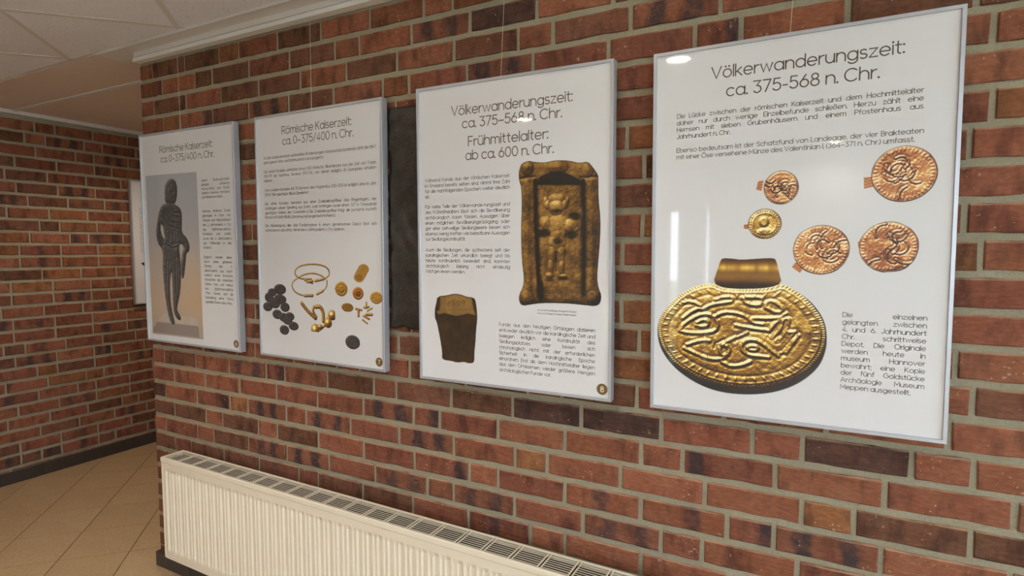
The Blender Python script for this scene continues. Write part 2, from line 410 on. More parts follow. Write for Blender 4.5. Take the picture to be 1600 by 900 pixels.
# clipped diagonal tiling
def clip(poly, x0, x1, y0, y1):
    for ax, lim, sgn in ((0, x0, 1), (0, x1, -1), (1, y0, 1), (1, y1, -1)):
        out = []
        for i in range(len(poly)):
            p, q = poly[i], poly[(i+1) % len(poly)]
            dp, dq = sgn*(p[ax]-lim), sgn*(q[ax]-lim)
            if dp >= 0: out.append(p)
            if dp*dq < 0:
                t = dp/(dp-dq); out.append((p[0]+t*(q[0]-p[0]), p[1]+t*(q[1]-p[1])))
        poly = out
        if len(poly) < 3: return []
    return poly
def area(p): return abs(sum(p[i][0]*p[(i+1) % len(p)][1]-p[(i+1) % len(p)][0]*p[i][1] for i in range(len(p))))/2
R2 = math.sqrt(.5)
def diag(u, v): return ((u-v)*R2, (u+v)*R2)
# floor
fl = empty('floor', (0, 0, 0)); tag(fl, kind='structure')
MB().box(RX0-.2, RX1+.2, RY0-.2, RY1+.2, -.35, -.004).build('grout_bed', M['grout'], fl)
T = .317; uo, vo = 0.028, -2.51+.0; stuff = MB()
for i in range(-40, 40):
    for j in range(-40, 40):
        g = .0022
        # u along (1,1), v along (-1,1)
        u0_, v0_ = vo + i*T, 3.145 + j*T
        q = [diag(u0_+g, v0_+g), diag(u0_+T-g, v0_+g), diag(u0_+T-g, v0_+T-g), diag(u0_+g, v0_+T-g)]
        cx = sum(a for a, b in q)/4; cy_ = sum(b for a, b in q)/4
        if not (RX0-.3 < cx < RX1+.3 and RY0-.3 < cy_ < RY1+.3): continue
        for reg in ((RX0, RX1, RY0, -.0), (XS, XL-.0, -.0, RY1)):
            p = clip(q, *reg)
            if not p or area(p) < 1e-4: continue
            near = -4.75 < cx < -1.9 and -.75 < cy_ < 1.5
            if near:
                px, py = sum(a for a, b in p)/len(p), sum(b for a, b in p)/len(p)
                MB().prism([(a-px, b-py) for a, b in p], -.006, 0, lambda a, b, d: (a, b, d)).build('tile', M['floor'], fl).location = (px, py, 0)
            else: stuff.prism(p, -.006, 0, lambda a, b, d: (a, b, d))
tag(stuff.build('tile', M['floor'], fl), kind='stuff')
# ceiling: diagonal grid of mineral tiles between lay-in bars, plain band along the brick wall
ce = empty('ceiling', (0, 0, CZ)); tag(ce, kind='structure')
MB().box(RX0-.2, RX1+.2, RY0-.2, RY1+.2, .03, .12).build('slab', M['plaster'], ce)
MB().box(-2.815, RX1, -.034, .0, BAND-CZ-.0215, BAND-CZ).box(-3.0, RX1, -.095, .02, BAND-CZ, .03).box(-3.0, RX1, -.101, -.095, BAND-CZ-.004, .03).build('edge_band', M['grid'], ce)
MB().box(XS, -2.62, .035, RY1, BAND-CZ, .029).box(XS, -3.0, -.095, .035, BAND-CZ, .029).build('soffit', M['warm'], ce)
MB().box(XS, -2.9, .235, .262, BAND-CZ-.008, BAND-CZ).box(XS, XS+.03, -.09, RY1, BAND-CZ-.025, BAND-CZ).build('soffit_trim', M['grid'], ce)
TC = .60; CXo, CYo = -2.352, -.118
uo, vo = (CXo+CYo)*R2, (-CXo+CYo)*R2; far = MB(); bars = MB()
for i in range(-16, 16):
    for j in range(-16, 16):
        g = .011; u0_, v0_ = uo+i*TC, vo+j*TC
        q = [diag(u0_+g, v0_+g), diag(u0_+TC-g, v0_+g), diag(u0_+TC-g, v0_+TC-g), diag(u0_+g, v0_+TC-g)]
        cx = sum(a for a, b in q)/4; cy_ = sum(b for a, b in q)/4
        p = clip(q, RX0, RX1, RY0, -.103)
        if not p or area(p) < 1e-3: continue
        px, py = sum(a for a, b in p)/len(p), sum(b for a, b in p)/len(p)
        MB().prism([(a-px, b-py) for a, b in p], -.002, .012, lambda a, b, d: (a, b, d)).build('tile', M['ceil'], ce).location = (px, py, 0)
for i in range(-16, 17):
    for k in (0, 1):
        c = (uo, vo)[k]+i*TC; a = [(c-.012, -9), (c+.012, -9), (c+.012, 9), (c-.012, 9)]
        q = [diag(s, t) if k == 0 else diag(t, s) for s, t in a]
        p = clip(q, RX0, RX1, RY0, -.101)
        if p: bars.prism(p, -.0035 if k else -.003, .02, lambda a_, b_, d: (a_, b_, d))
tag(bars.build('grid_bar', M['grid'], ce), kind='stuff')
# picture rail the posters hang from
rail = MB()
rail.bbox(-2.822, 3.2, -.036, 0, FZ+.249, FZ+.267, .0012); struct('trim_1', rail, M['white'])
# skirting of dark tiles
bs = empty('baseboard_back', (0, 0, 0)); tag(bs, kind='structure'); x = XL-.014
while x < RX1-.05:
    x2 = min(x+.30, RX1) if x > XL else -2.575
    MB().bbox(x+.0015, x2-.0015, -.014, -.0, 0, .072, .002).build('tile', M['slate'], bs); x = x2
MB().bbox(XL-.014, XL, .0, .236, 0, .072, .002).build('tile', M['slate'], bs)
bs = empty('baseboard_left', (XS, 0, 0)); tag(bs, kind='structure'); y = -1.2
while y < 2.6:
    MB().bbox(0, .014, y+.001, min(y+.30, 2.6)-.001, 0, .085, .002).build('tile', M['slate'], bs); y += .30
# ceiling downlights
for i, (x, y, w, c) in enumerate(DOWN):
    zc = (BAND if y > -.1 else CZ-.004); r = .055
    t = empty('ceiling_downlight', (x, y, zc))
    t['label'] = ['recessed round downlight mirrored at the corner of the large pendant poster', 'recessed round downlight mirrored in the heading of poster 8',
                  'recessed round downlight close above posters 6 and 7', 'added unseen downlight close to the wall right of the pendant poster',
                  'added unseen downlight close above poster 8', 'recessed round downlight far behind the camera', 'added unseen downlight close above the pendant poster',
                  'far left recessed round downlight of the room', 'recessed round downlight by the right-hand window', 'recessed round downlight in the corridor soffit'][i]
    t['category'] = 'ceiling light'; t['group'] = 'round downlights in the ceiling'
    ring = MB(); n = 28; vs = []; fs = []
    for rr, zz in ((r, -.001), (r+.003, -.006), (r+.016, -.005), (r+.020, .0)):
        vs += [(rr*math.cos(a*2*math.pi/n), rr*math.sin(a*2*math.pi/n), zz) for a in range(n)]
    for q in range(3): fs += [(q*n+a, q*n+(a+1) % n, (q+1)*n+(a+1) % n, (q+1)*n+a) for a in range(n)]
    ring.add(vs, fs).build('trim_ring', M['white'], t)
    disc = MB().add([((r)*math.cos(a*2*math.pi/n), r*math.sin(a*2*math.pi/n), -.002) for a in range(n)], [tuple(range(n))])
    disc.build('diffuser', M['lamp'], t)
    ld = bpy.data.lights.new('downlight', 'SPOT'); ld.energy = w; ld.color = c; ld.spot_size = math.radians(86 if -.9 < y < 0 else 150); ld.spot_blend = .8; ld.shadow_soft_size = .05
    lo = bpy.data.objects.new('downlight_beam', ld); COL.objects.link(lo); lo.parent = t; lo.location = (0, 0, -.02)

# ---------------------------------------------------------------- radiator
rad = empty('panel_radiator', (-2.540, -.045, .1870), -.013)
tag(rad, 'long cream panel radiator with slotted top grille below the posters', 'radiator')
RL, RD, RH = 2.30, .103, .460
body = MB(); e_ = M['enamel']
# front plate: moulded flutes between smooth top and bottom bands
pitch_ = .0468; prof = [(0.012, 0)]
x = .030
while x < RL-.04:
    prof += [(x, 0), (x+.006, .0065), (x+.018, .0065), (x+.024, 0), (x+.029, -.0002), (x+.034, .003), (x+.041, .003)]; x += pitch_
prof += [(RL-.012, 0)]
zs = [.014, .030, RH-.052, RH-.034]
vs = []; fs = []
for (zi, k) in ((0.0, 0), (.034, 0), (.050, 1), (RH-.066, 1), (RH-.050, 0), (RH-.016, 0)):
    vs += [(px, -RD + py*k, zi) for px, py in prof]
n = len(prof)
for a in range(5): fs += [(a*n+i, a*n+i+1, (a+1)*n+i+1, (a+1)*n+i) for i in range(n-1)]
vs += [(px, -RD+.020, 0.0) for px, py in prof]; fs += [(6*n+i, 6*n+i+1, i+1, i) for i in range(n-1)]
MB().add(vs, fs).build('front_plate', e_, rad)
vb = [(px, -.004-py, z) for z, k in ((0, 0), (RH-.02, 0)) for px, py in prof]
MB().add(vb, [(i, i+1, n+i+1, n+i) for i in range(n-1)]).build('rear_plate', e_, rad)
for x0, x1 in ((0, .012), (RL-.012, RL)):
    MB().bbox(x0, x1, -RD-.001, -.002, 0, RH-.010, .003).build('side_cover', e_, rad)
MB().box(.013, RL-.013, -.095, -.009, RH-.026, RH-.018).build('grille_shade_sheet', M['dark'], rad)  # dark sheet below the slats, stands in for the shade inside
gr = MB(); zt = RH; zb = RH-.010
gr.bbox(-.001, RL+.001, -RD-.003, -RD+.009, zb-.012, zt, .003); gr.bbox(-.001, RL+.001, -.011, -.0, zb-.006, zt-.0005, .002)
gr.bbox(-.001, .012, -RD+.005, -.005, zb, zt-.0004, .001); gr.bbox(RL-.012, RL+.001, -RD+.005, -.005, zb, zt-.0004, .001)
grille = gr.build('top_grille', e_, rad)
sp_ = .0967; x = .014; fine = MB()
xb = x
while xb < RL-.02:
    x2 = min(xb+sp_, RL-.012)
    fine.box(xb-.0025, xb+.0025, -RD+.007, -.009, zt-.0030, zt-.0008)
    fine.box(xb+.0085, xb+.0125, -RD+.007, -.009, zt-.0030, zt-.0008)
    for s in range(8):
        y = -RD+.0135 + s*.0110; fine.box(xb+.012, x2-.002, y-.0014, y+.0014, zt-.0022, zt-.0012)
    xb = x2
tag(fine.build('grille_slat', e_, grille), kind='stuff')
for bx_ in (.35, RL-.35):
    MB().box(bx_-.015, bx_+.015, -.03, .047, .05, RH-.08).build('wall_bracket', e_, rad)

# ---------------------------------------------------------------- carved stone relief between two posters
st = empty('stone_relief', (-1.13, 0, FZ-.91)); nx, nz = 60, 110; vs = []; fs = []
wS, hS = .42, .79
gridn = rng.random((14, 24))
def vnoise(x, z, seed=0):
    r_ = np.random.default_rng(seed).random((40, 40)); xi, zi = int(x) % 39, int(z) % 39; fx, fz = x-int(x), z-int(z)
    fx = fx*fx*(3-2*fx); fz = fz*fz*(3-2*fz)
    return (r_[xi, zi]*(1-fx)+r_[xi+1, zi]*fx)*(1-fz)+(r_[xi, zi+1]*(1-fx)+r_[xi+1, zi+1]*fx)*fz
for j in range(nz+1):
    for i in range(nx+1):
        s, t = i/nx, j/nz
        x = -.212+s*wS
        low = .018 - .022*math.exp(-((x+.145)/.035)**2)*-1 if False else 0.0
        zb_ = .012 + .022*math.exp(-((x+.155)/.028)**2) + .006*math.sin(x*50)
        z = zb_ + t*(hS-zb_)
        rad_ = math.hypot(x+.16, z-.58)
        d = .0045*vnoise(s*9+1, t*18+1, 1) + .003*vnoise(s*25, t*38, 2) + .004*math.sin(rad_*70+3*vnoise(s*5, t*8, 3))*math.exp(-rad_*4) + .003*math.sin((x*1.6+z)*55)*math.exp(-((z-.33)/.12)**2)
        edge = min(s, 1-s, t, 1-t)*12
        vs.append((x, -.010 - .010*min(1, edge)**.5 - d, z))
fs = [(j*(nx+1)+i, j*(nx+1)+i+1, (j+1)*(nx+1)+i+1, (j+1)*(nx+1)+i) for j in range(nz) for i in range(nx)]
b0 = len(vs); per = [i for i in range(nx+1)] + [j*(nx+1)+nx for j in range(1, nz+1)] + [nz*(nx+1)+i for i in range(nx-1, -1, -1)] + [j*(nx+1) for j in range(nz-1, 0, -1)]
vs += [(vs[p][0], .001, vs[p][2]) for p in per]; n = len(per)
fs += [(per[i], b0+i, b0+(i+1) % n, per[(i+1) % n]) for i in range(n)]
pymesh('carved_slab', vs, fs, M['stone'], st, True)
tag(st, 'dark carved stone relief half hidden between two hanging posters', 'relief')

# ---------------------------------------------------------------- single-stroke lettering
def A(cx, cy, rx, ry, a0, a1, n=None):
    n = n or max(4, int(abs(a1-a0)/22)); return [(cx+rx*math.cos(math.radians(a0+(a1-a0)*i/n)), cy+ry*math.sin(math.radians(a0+(a1-a0)*i/n))) for i in range(n+1)]
H = .35; X = .70
O = A(H, H, H, H, 0, 360, 16)
DOT = lambda x, y: ('dot', x, y)
G = {}
def g(ch, adv, *st): G[ch] = (adv, list(st))
g('a', .70, O, [(.70, .70), (.70, 0)]); g('b', .70, O, [(0, 1.02), (0, 0)]); g('c', .62, A(H, H, H, H, 45, 315)); g('d', .70, O, [(.70, 1.02), (.70, 0)])
g('e', .70, [(0, H)] + [(.70, H)] + A(H, H, H, H, 0, 315)); g('f', .36, A(.34, .82, .20, .20, 80, 180)+[(.14, 0)], [(0, .66), (.36, .66)])
g('g', .70, O, [(.70, .70), (.70, 0)] + A(H, 0, H, .28, 0, -150)); g('h', .62, [(0, 1.02), (0, 0)], A(.31, .39, .31, .31, 180, 0)+[(.62, 0)])
g('i', .0, [(0, .70), (0, 0)], DOT(0, .93)); g('j', .1, [(.1, .70), (.1, -.12)]+A(-.08, -.12, .18, .15, 0, -90), DOT(.1, .93))
g('k', .52, [(0, 1.02), (0, 0)], [(.48, .70), (0, .28)], [(.14, .40), (.52, 0)]); g('l', .0, [(0, 1.02), (0, 0)])
g('m', 1.0, [(0, .70), (0, 0)], A(.25, .45, .25, .25, 180, 0)+[(.5, 0)], A(.75, .45, .25, .25, 180, 0)+[(1.0, 0)])
g('n', .62, [(0, .70), (0, 0)], A(.31, .39, .31, .31, 180, 0)+[(.62, 0)]); g('o', .70, O); g('p', .70, O, [(0, .70), (0, -.30)]); g('q', .70, O, [(.70, .70), (.70, -.30)])
g('r', .32, [(0, .70), (0, 0)], A(.32, .38, .32, .30, 180, 85)); g('s', .48, A(.24, .52, .22, .18, 35, 255)[:] + A(.24, .18, .24, .18, 80, -145))
g('t', .38, [(.16, .95), (.16, .18)] + A(.32, .18, .16, .17, 180, 280), [(0, .68), (.38, .68)]); g('u', .62, [(0, .70)] + A(.31, .31, .31, .31, 180, 360) + [(.62, .70)], [(.62, .31), (.62, 0)])
g('v', .62, [(0, .70), (.31, 0), (.62, .70)]); g('w', .95, [(0, .70), (.24, 0), (.475, .68), (.71, 0), (.95, .70)]); g('x', .56, [(0, .70), (.56, 0)], [(0, 0), (.56, .70)])
g('y', .60, [(0, .70), (.31, 0)], [(.60, .70), (.18, -.30)]); g('z', .54, [(0, .68), (.54, .68), (0, .02), (.56, .02)])
g('ß', .58, [(0, 0), (0, .74)] + A(.24, .76, .24, .24, 180, 0, 7) + [(.40, .60), (.24, .54)] + A(.28, .27, .28, .26, 75, -110)); g('ä', .70, *(G['a'][1] + [DOT(.2, .93), DOT(.5, .93)]))
g('ö', .70, *(G['o'][1] + [DOT(.2, .93), DOT(.5, .93)])); g('ü', .62, *(G['u'][1] + [DOT(.17, .93), DOT(.45, .93)]))
g('A', .86, [(0, 0), (.43, 1), (.86, 0)], [(.16, .33), (.70, .33)]); g('B', .62, [(0, 0), (0, 1), (.34, 1)]+A(.34, .76, .24, .24, 90, -90)+[(0, .52)], [(.34, .52)]+A(.36, .26, .26, .26, 90, -90)+[(0, 0)])
g('C', .86, A(.48, .5, .48, .5, 45, 315)); g('D', .76, [(0, 0), (0, 1), (.28, 1)]+A(.28, .5, .48, .5, 90, -90)+[(0, 0)]); g('E', .56, [(.56, 1), (0, 1), (0, 0), (.56, 0)], [(0, .52), (.50, .52)])
g('F', .54, [(.54, 1), (0, 1), (0, 0)], [(0, .50), (.48, .50)]); g('G', .92, A(.48, .5, .48, .5, 48, 360)+[(.52, .5)]); g('H', .72, [(0, 0), (0, 1)], [(.72, 0), (.72, 1)], [(0, .52), (.72, .52)])
g('I', .0, [(0, 0), (0, 1)]); g('J', .5, [(.5, 1), (.5, .24)]+A(.25, .24, .25, .24, 0, -170)); g('K', .64, [(0, 0), (0, 1)], [(.60, 1), (0, .40)], [(.2, .58), (.64, 0)]); g('L', .50, [(0, 1), (0, 0), (.50, 0)])
g('M', .90, [(0, 0), (0, 1), (.45, .30), (.90, 1), (.90, 0)]); g('N', .74, [(0, 0), (0, 1), (.74, 0), (.74, 1)]); g('O', .98, A(.49, .5, .49, .5, 0, 360, 20)); g('P', .60, [(0, 0), (0, 1), (.32, 1)]+A(.32, .73, .28, .27, 90, -90)+[(0, .46)])
g('R', .64, [(0, 0), (0, 1), (.34, 1)]+A(.34, .73, .28, .27, 90, -90)+[(0, .46)], [(.34, .46), (.64, 0)]); g('S', .60, A(.30, .75, .28, .25, 30, 265)+A(.30, .26, .30, .26, 85, -150)); g('T', .68, [(0, 1), (.68, 1)], [(.34, 1), (.34, 0)])
g('U', .72, [(0, 1)]+A(.36, .36, .36, .36, 180, 360)+[(.72, 1)]); g('V', .82, [(0, 1), (.41, 0), (.82, 1)]); g('X', .7, [(0, 1), (.7, 0)], [(0, 0), (.7, 1)]); g('W', 1.2, [(0, 1), (.3, 0), (.6, .98), (.9, 0), (1.2, 1)]); g('Z', .66, [(0, 1), (.64, 1), (0, 0), (.66, 0)])
g('Ö', .98, *(G['O'][1]+[DOT(.3, 1.2), DOT(.68, 1.2)]))
g('0', .66, A(.33, .5, .33, .5, 0, 360, 18)); g('1', .30, [(0, .80), (.22, 1), (.22, 0)]); g('2', .58, A(.29, .72, .28, .28, 165, -40)+[(0, 0), (.60, 0)]); g('3', .60, [(.02, 1), (.56, 1), (.26, .60)]+A(.30, .30, .30, .30, 90, -150))
g('4', .66, [(.46, 0), (.46, 1), (0, .26), (.66, .26)]); g('5', .60, [(.54, 1), (.10, 1), (.05, .56)]+A(.29, .32, .31, .32, 125, -150)); g('6', .62, A(.31, .31, .31, .31, 0, 360, 16), [(.06, .46), (.42, 1)])
g('7', .58, [(0, 1), (.58, 1), (.18, 0)]); g('8', .60, A(.30, .77, .24, .23, 0, 360, 14), A(.30, .27, .30, .27, 0, 360, 16)); g('9', .62, A(.31, .69, .31, .31, 0, 360, 16), [(.56, .54), (.20, 0)])
g('.', .0, DOT(0, .04)); g(',', .04, [(.05, .06), (0, -.14)]); g(':', .0, DOT(0, .05), DOT(0, .66)); g(';', .03, [(.04, .06), (0, -.14)], DOT(.03, .6)); g('-', .34, [(0, .36), (.34, .36)]); g('–', .56, [(0, .36), (.56, .36)])
g('/', .46, [(0, -.10), (.46, 1.05)]); g('(', .18, A(.42, .45, .42, .62, 125, 235)); g(')', .18, A(-.24, .45, .42, .62, 55, -55)); g('„', .2, [(.05, .05), (0, -.14)], [(.19, .05), (.14, -.14)]); g('“', .2, [(0, .86), (.05, 1.02)], [(.14, .86), (.19, 1.02)])
GAP, SPACE = .18, .34
def text_width(s, gap=GAP): 
    w = 0
    for ch in s: w += SPACE if ch == ' ' else G[ch][0] + gap
    return w - (0 if s.endswith(' ') else gap)
def ribbon(pts, w, V, F, tf):
    P = [np.array(p, float) for p in pts]; closed = np.hypot(*(P[0]-P[-1])) < 1e-6
    if closed: P = P[:-1]
    n = len(P); base = len(V)
    for i in range(n):
        a = P[i-1] if (i > 0 or closed) else P[i]; b = P[(i+1) % n] if (i < n-1 or closed) else P[i]
        d1 = P[i]-a; d2 = b-P[i]; l1, l2 = np.hypot(*d1), np.hypot(*d2)
        d1 = d1/l1 if l1 > 1e-9 else d2/l2; d2 = d2/l2 if l2 > 1e-9 else d1
        t = d1+d2; lt = np.hypot(*t); t = t/lt if lt > 1e-6 else d1
        nrm = np.array((-t[1], t[0])); k = min(1.8, 1/max(.35, abs(nrm @ np.array((-d1[1], d1[0])))))
        e = np.zeros(2)
        if not closed and i == 0: e = -d2*w*.8
        if not closed and i == n-1: e = d1*w*.8
        V.append(tf(*(P[i]+e+nrm*w*k))); V.append(tf(*(P[i]+e-nrm*w*k)))
    m = n if closed else n-1
    for i in range(m):
        j = (i+1) % n; F.append((base+2*i, base+2*i+1, base+2*j+1, base+2*j))
def lay(s, u, v, size, V, F, depth, wgt, sx=1.0, wordgap=0.0, local=None):
    """s on baseline v (mm from the top of the panel) starting at u; size = cap height in mm"""
    x = u
    for ch in s:
        if ch == ' ': x += SPACE*size*sx + wordgap; continue
        adv, strokes = G[ch]
        for q in strokes:
            tf = lambda a, b, x=x: local(x + a*size*sx, v - b*size, depth)
            if q[0] == 'dot':
                c = (q[1], q[2]); r_ = wgt*1.7; b0 = len(V); V.extend(tf(c[0]+r_*math.cos(a*math.pi/4), c[1]+r_*math.sin(a*math.pi/4)) for a in range(8)); F.append(tuple(range(b0, b0+8)))
            else: ribbon(q, wgt, V, F, tf)
        x += (adv+GAP)*size*sx
    return x
def text_block(name, lines, u0, u1, v0, step, size, local, parent, mat, wgt=.045, justify=True, depth=.0055):
    V, F = [], []
    vs_ = v0 if isinstance(v0, (list, tuple)) else [v0+i*step for i in range(len(lines))]
    for i, (s, v) in enumerate(zip(lines, vs_)):
        w = text_width(s)*size; last = i == len(lines)-1
        tgt = 0 if justify == 'c' else u1-u0
        if justify == 'c':
            sx = 1.0 if not isinstance(u1, list) else (u1[i]-u0[i])/w
            a = (u0[i] if isinstance(u0, list) else (u0+u1)/2-w/2); lay(s, a, v, size, V, F, depth, wgt, sx, 0, local)
        else:
            nsp = s.count(' '); sx = min(1.0, tgt/w); wg = 0
            if not last and nsp: wg = max(0, (tgt-w*sx)/nsp)
            if not last and not nsp: wg = 0
            lay(s, u0, v, size, V, F, depth, wgt, sx, wg, local)
    o = pymesh(name, V, F, mat, parent); return o

# ---------------------------------------------------------------- printed pictures (flat colour meshes on the paper)
PW = np.array(PAPER)/255.0
def fbm(Xa, Ya, sc, seed, oct_=4):
    out = np.zeros_like(Xa); amp = 1; tot = 0
    for o_ in range(oct_):
        r_ = np.random.default_rng(seed*31+o_).random((64, 64)); a = Xa*sc*2**o_; b = Ya*sc*2**o_
        i = np.floor(a).astype(int); j = np.floor(b).astype(int); fx = a-i; fy = b-j; fx = fx*fx*(3-2*fx); fy = fy*fy*(3-2*fy)
        g_ = lambda p, q: r_[p % 64, q % 64]
        out += amp*((g_(i, j)*(1-fx)+g_(i+1, j)*fx)*(1-fy)+(g_(i, j+1)*(1-fx)+g_(i+1, j+1)*fx)*fy); tot += amp; amp *= .5
    return out/tot
def seg_d(U, V_, a, b):
    ax, ay = a; bx, by = b; dx, dy = bx-ax, by-ay; L2 = dx*dx+dy*dy+1e-9
    t = np.clip(((U-ax)*dx+(V_-ay)*dy)/L2, 0, 1); return np.hypot(U-ax-t*dx, V_-ay-t*dy)
def line_d(U, V_, pts):
    d = np.full_like(U, 1e9)
    for a, b in zip(pts[:-1], pts[1:]): d = np.minimum(d, seg_d(U, V_, a, b))
    return d
def smooth(pts, closed=False, it=2):
    for _ in range(it):
        out = [] if closed else [pts[0]]
        n = len(pts)
        for i in range(n if closed else n-1):
            p, q = pts[i], pts[(i+1) % n]
            out += [(.75*p[0]+.25*q[0], .75*p[1]+.25*q[1]), (.25*p[0]+.75*q[0], .25*p[1]+.75*q[1])]
        if not closed: out.append(pts[-1])
        pts = out
    return pts
def poly_sd(U, V_, pts):
    ins = np.zeros(U.shape, bool); n = len(pts)
    for i in range(n):
        (x1, y1), (x2, y2) = pts[i], pts[(i+1) % n]
        if y1 == y2: continue
        c = ((y1 > V_) != (y2 > V_)) & (U < (x2-x1)*(V_-y1)/(y2-y1)+x1); ins ^= c
    d = line_d(U, V_, pts+[pts[0]]); return np.where(ins, -d, d)
def ell_sd(U, V_, e):
    cx, cy_, rx, ry = e[:4]; k = np.hypot((U-cx)/rx, (V_-cy_)/ry); return (k-1)*min(rx, ry)
def ramp(t, stops):
    t = np.clip(t, 0, 1); xs = [s[0] for s in stops]
    return np.stack([np.interp(t, xs, [s[1][c]/255.0 for s in stops]) for c in range(3)], -1)
GOLD = [(0, (34, 18, 6)), (.22, (100, 62, 20)), (.45, (160, 114, 40)), (.65, (206, 160, 60)), (.82, (244, 212, 108)), (1, (255, 250, 205))]
COPPER = [(0, (52, 20, 10)), (.25, (118, 56, 28)), (.5, (176, 102, 56)), (.7, (214, 148, 84)), (.86, (238, 198, 130)), (1, (255, 240, 205))]
BRONZE = [(0, (20, 16, 12)), (.3, (78, 52, 22)), (.55, (140, 102, 42)), (.8, (190, 150, 74)), (1, (235, 212, 150))]
COIN = [(0, (18, 16, 18)), (.35, (48, 44, 46)), (.7, (92, 88, 88)), (1, (170, 166, 162))]
def relief(h, res, lx=-.35, ly=-.65, k=1.0, spec=.6):
    gy, gx = np.gradient(h, res); nx_, ny_ = -gx*k, -gy*k; il = 1/np.sqrt(nx_**2+ny_**2+1); lz = math.sqrt(max(.05, 1-lx*lx-ly*ly))
    d = (nx_*lx+ny_*ly+lz)*il; hx, hy, hz = lx/2, ly/2, (lz+1)/2; hl = math.sqrt(hx*hx+hy*hy+hz*hz)
    s = np.clip((nx_*hx+ny_*hy+hz)/hl*il, 0, 1)**18
    return d*.75 + s*spec*.35
class Print:
    def __init__(s, u0, u1, v0, v1, res):
        s.res = res; s.us = np.arange(u0, u1+res, res); s.vs = np.arange(v0, v1+res, res); s.U, s.V = np.meshgrid(s.us, s.vs)
        s.rgb = np.tile(PW, s.U.shape+(1,)); s.al = np.zeros(s.U.shape)
    def put(s, sd, rgb, soft=1.0, cover=True):
        m = np.clip(.5-sd/(s.res*soft), 0, 1); rgb = np.asarray(rgb, float)
        if rgb.ndim == 1: rgb = rgb/255.0
        s.rgb = s.rgb*(1-m[..., None]) + rgb*m[..., None]
        if cover: s.al = np.maximum(s.al, m)
    def build(s, name, local, parent, depth=.0057, keep_all=False):
        a = s.al if not keep_all else np.ones_like(s.al)
        q = (a[:-1, :-1]+a[1:, :-1]+a[:-1, 1:]+a[1:, 1:]) > 0
        h_, w_ = s.U.shape; used = np.zeros((h_, w_), bool)
        used[:-1, :-1] |= q; used[1:, :-1] |= q; used[:-1, 1:] |= q; used[1:, 1:] |= q
        idx = -np.ones((h_, w_), int); idx[used] = np.arange(used.sum())
        jj, ii = np.nonzero(q)
        faces = np.stack([idx[jj, ii], idx[jj+1, ii], idx[jj+1, ii+1], idx[jj, ii+1]], 1)
        U, V_ = s.U[used], s.V[used]
        l0, l1, l2 = np.array(local(0, 0, depth)), np.array(local(1, 0, depth)), np.array(local(0, 1, depth))
        co = l0 + U[:, None]*(l1-l0) + V_[:, None]*(l2-l0)
        me = bpy.data.meshes.new(name); me.vertices.add(len(co)); me.vertices.foreach_set('co', co.astype(np.float32).ravel())
        nf = len(faces); me.loops.add(nf*4); me.loops.foreach_set('vertex_index', faces.astype(np.int32).ravel())
        me.polygons.add(nf); me.polygons.foreach_set('loop_start', np.arange(nf, dtype=np.int32)*4); me.polygons.foreach_set('loop_total', np.full(nf, 4, np.int32))
        me.update(calc_edges=True); at = me.color_attributes.new('Col', 'FLOAT_COLOR', 'POINT')
        c = np.ones((len(co), 4), np.float32); c[:, :3] = nplin(s.rgb[used]); at.data.foreach_set('color', c.ravel())
        return link(name, me, M['prnt'], parent)
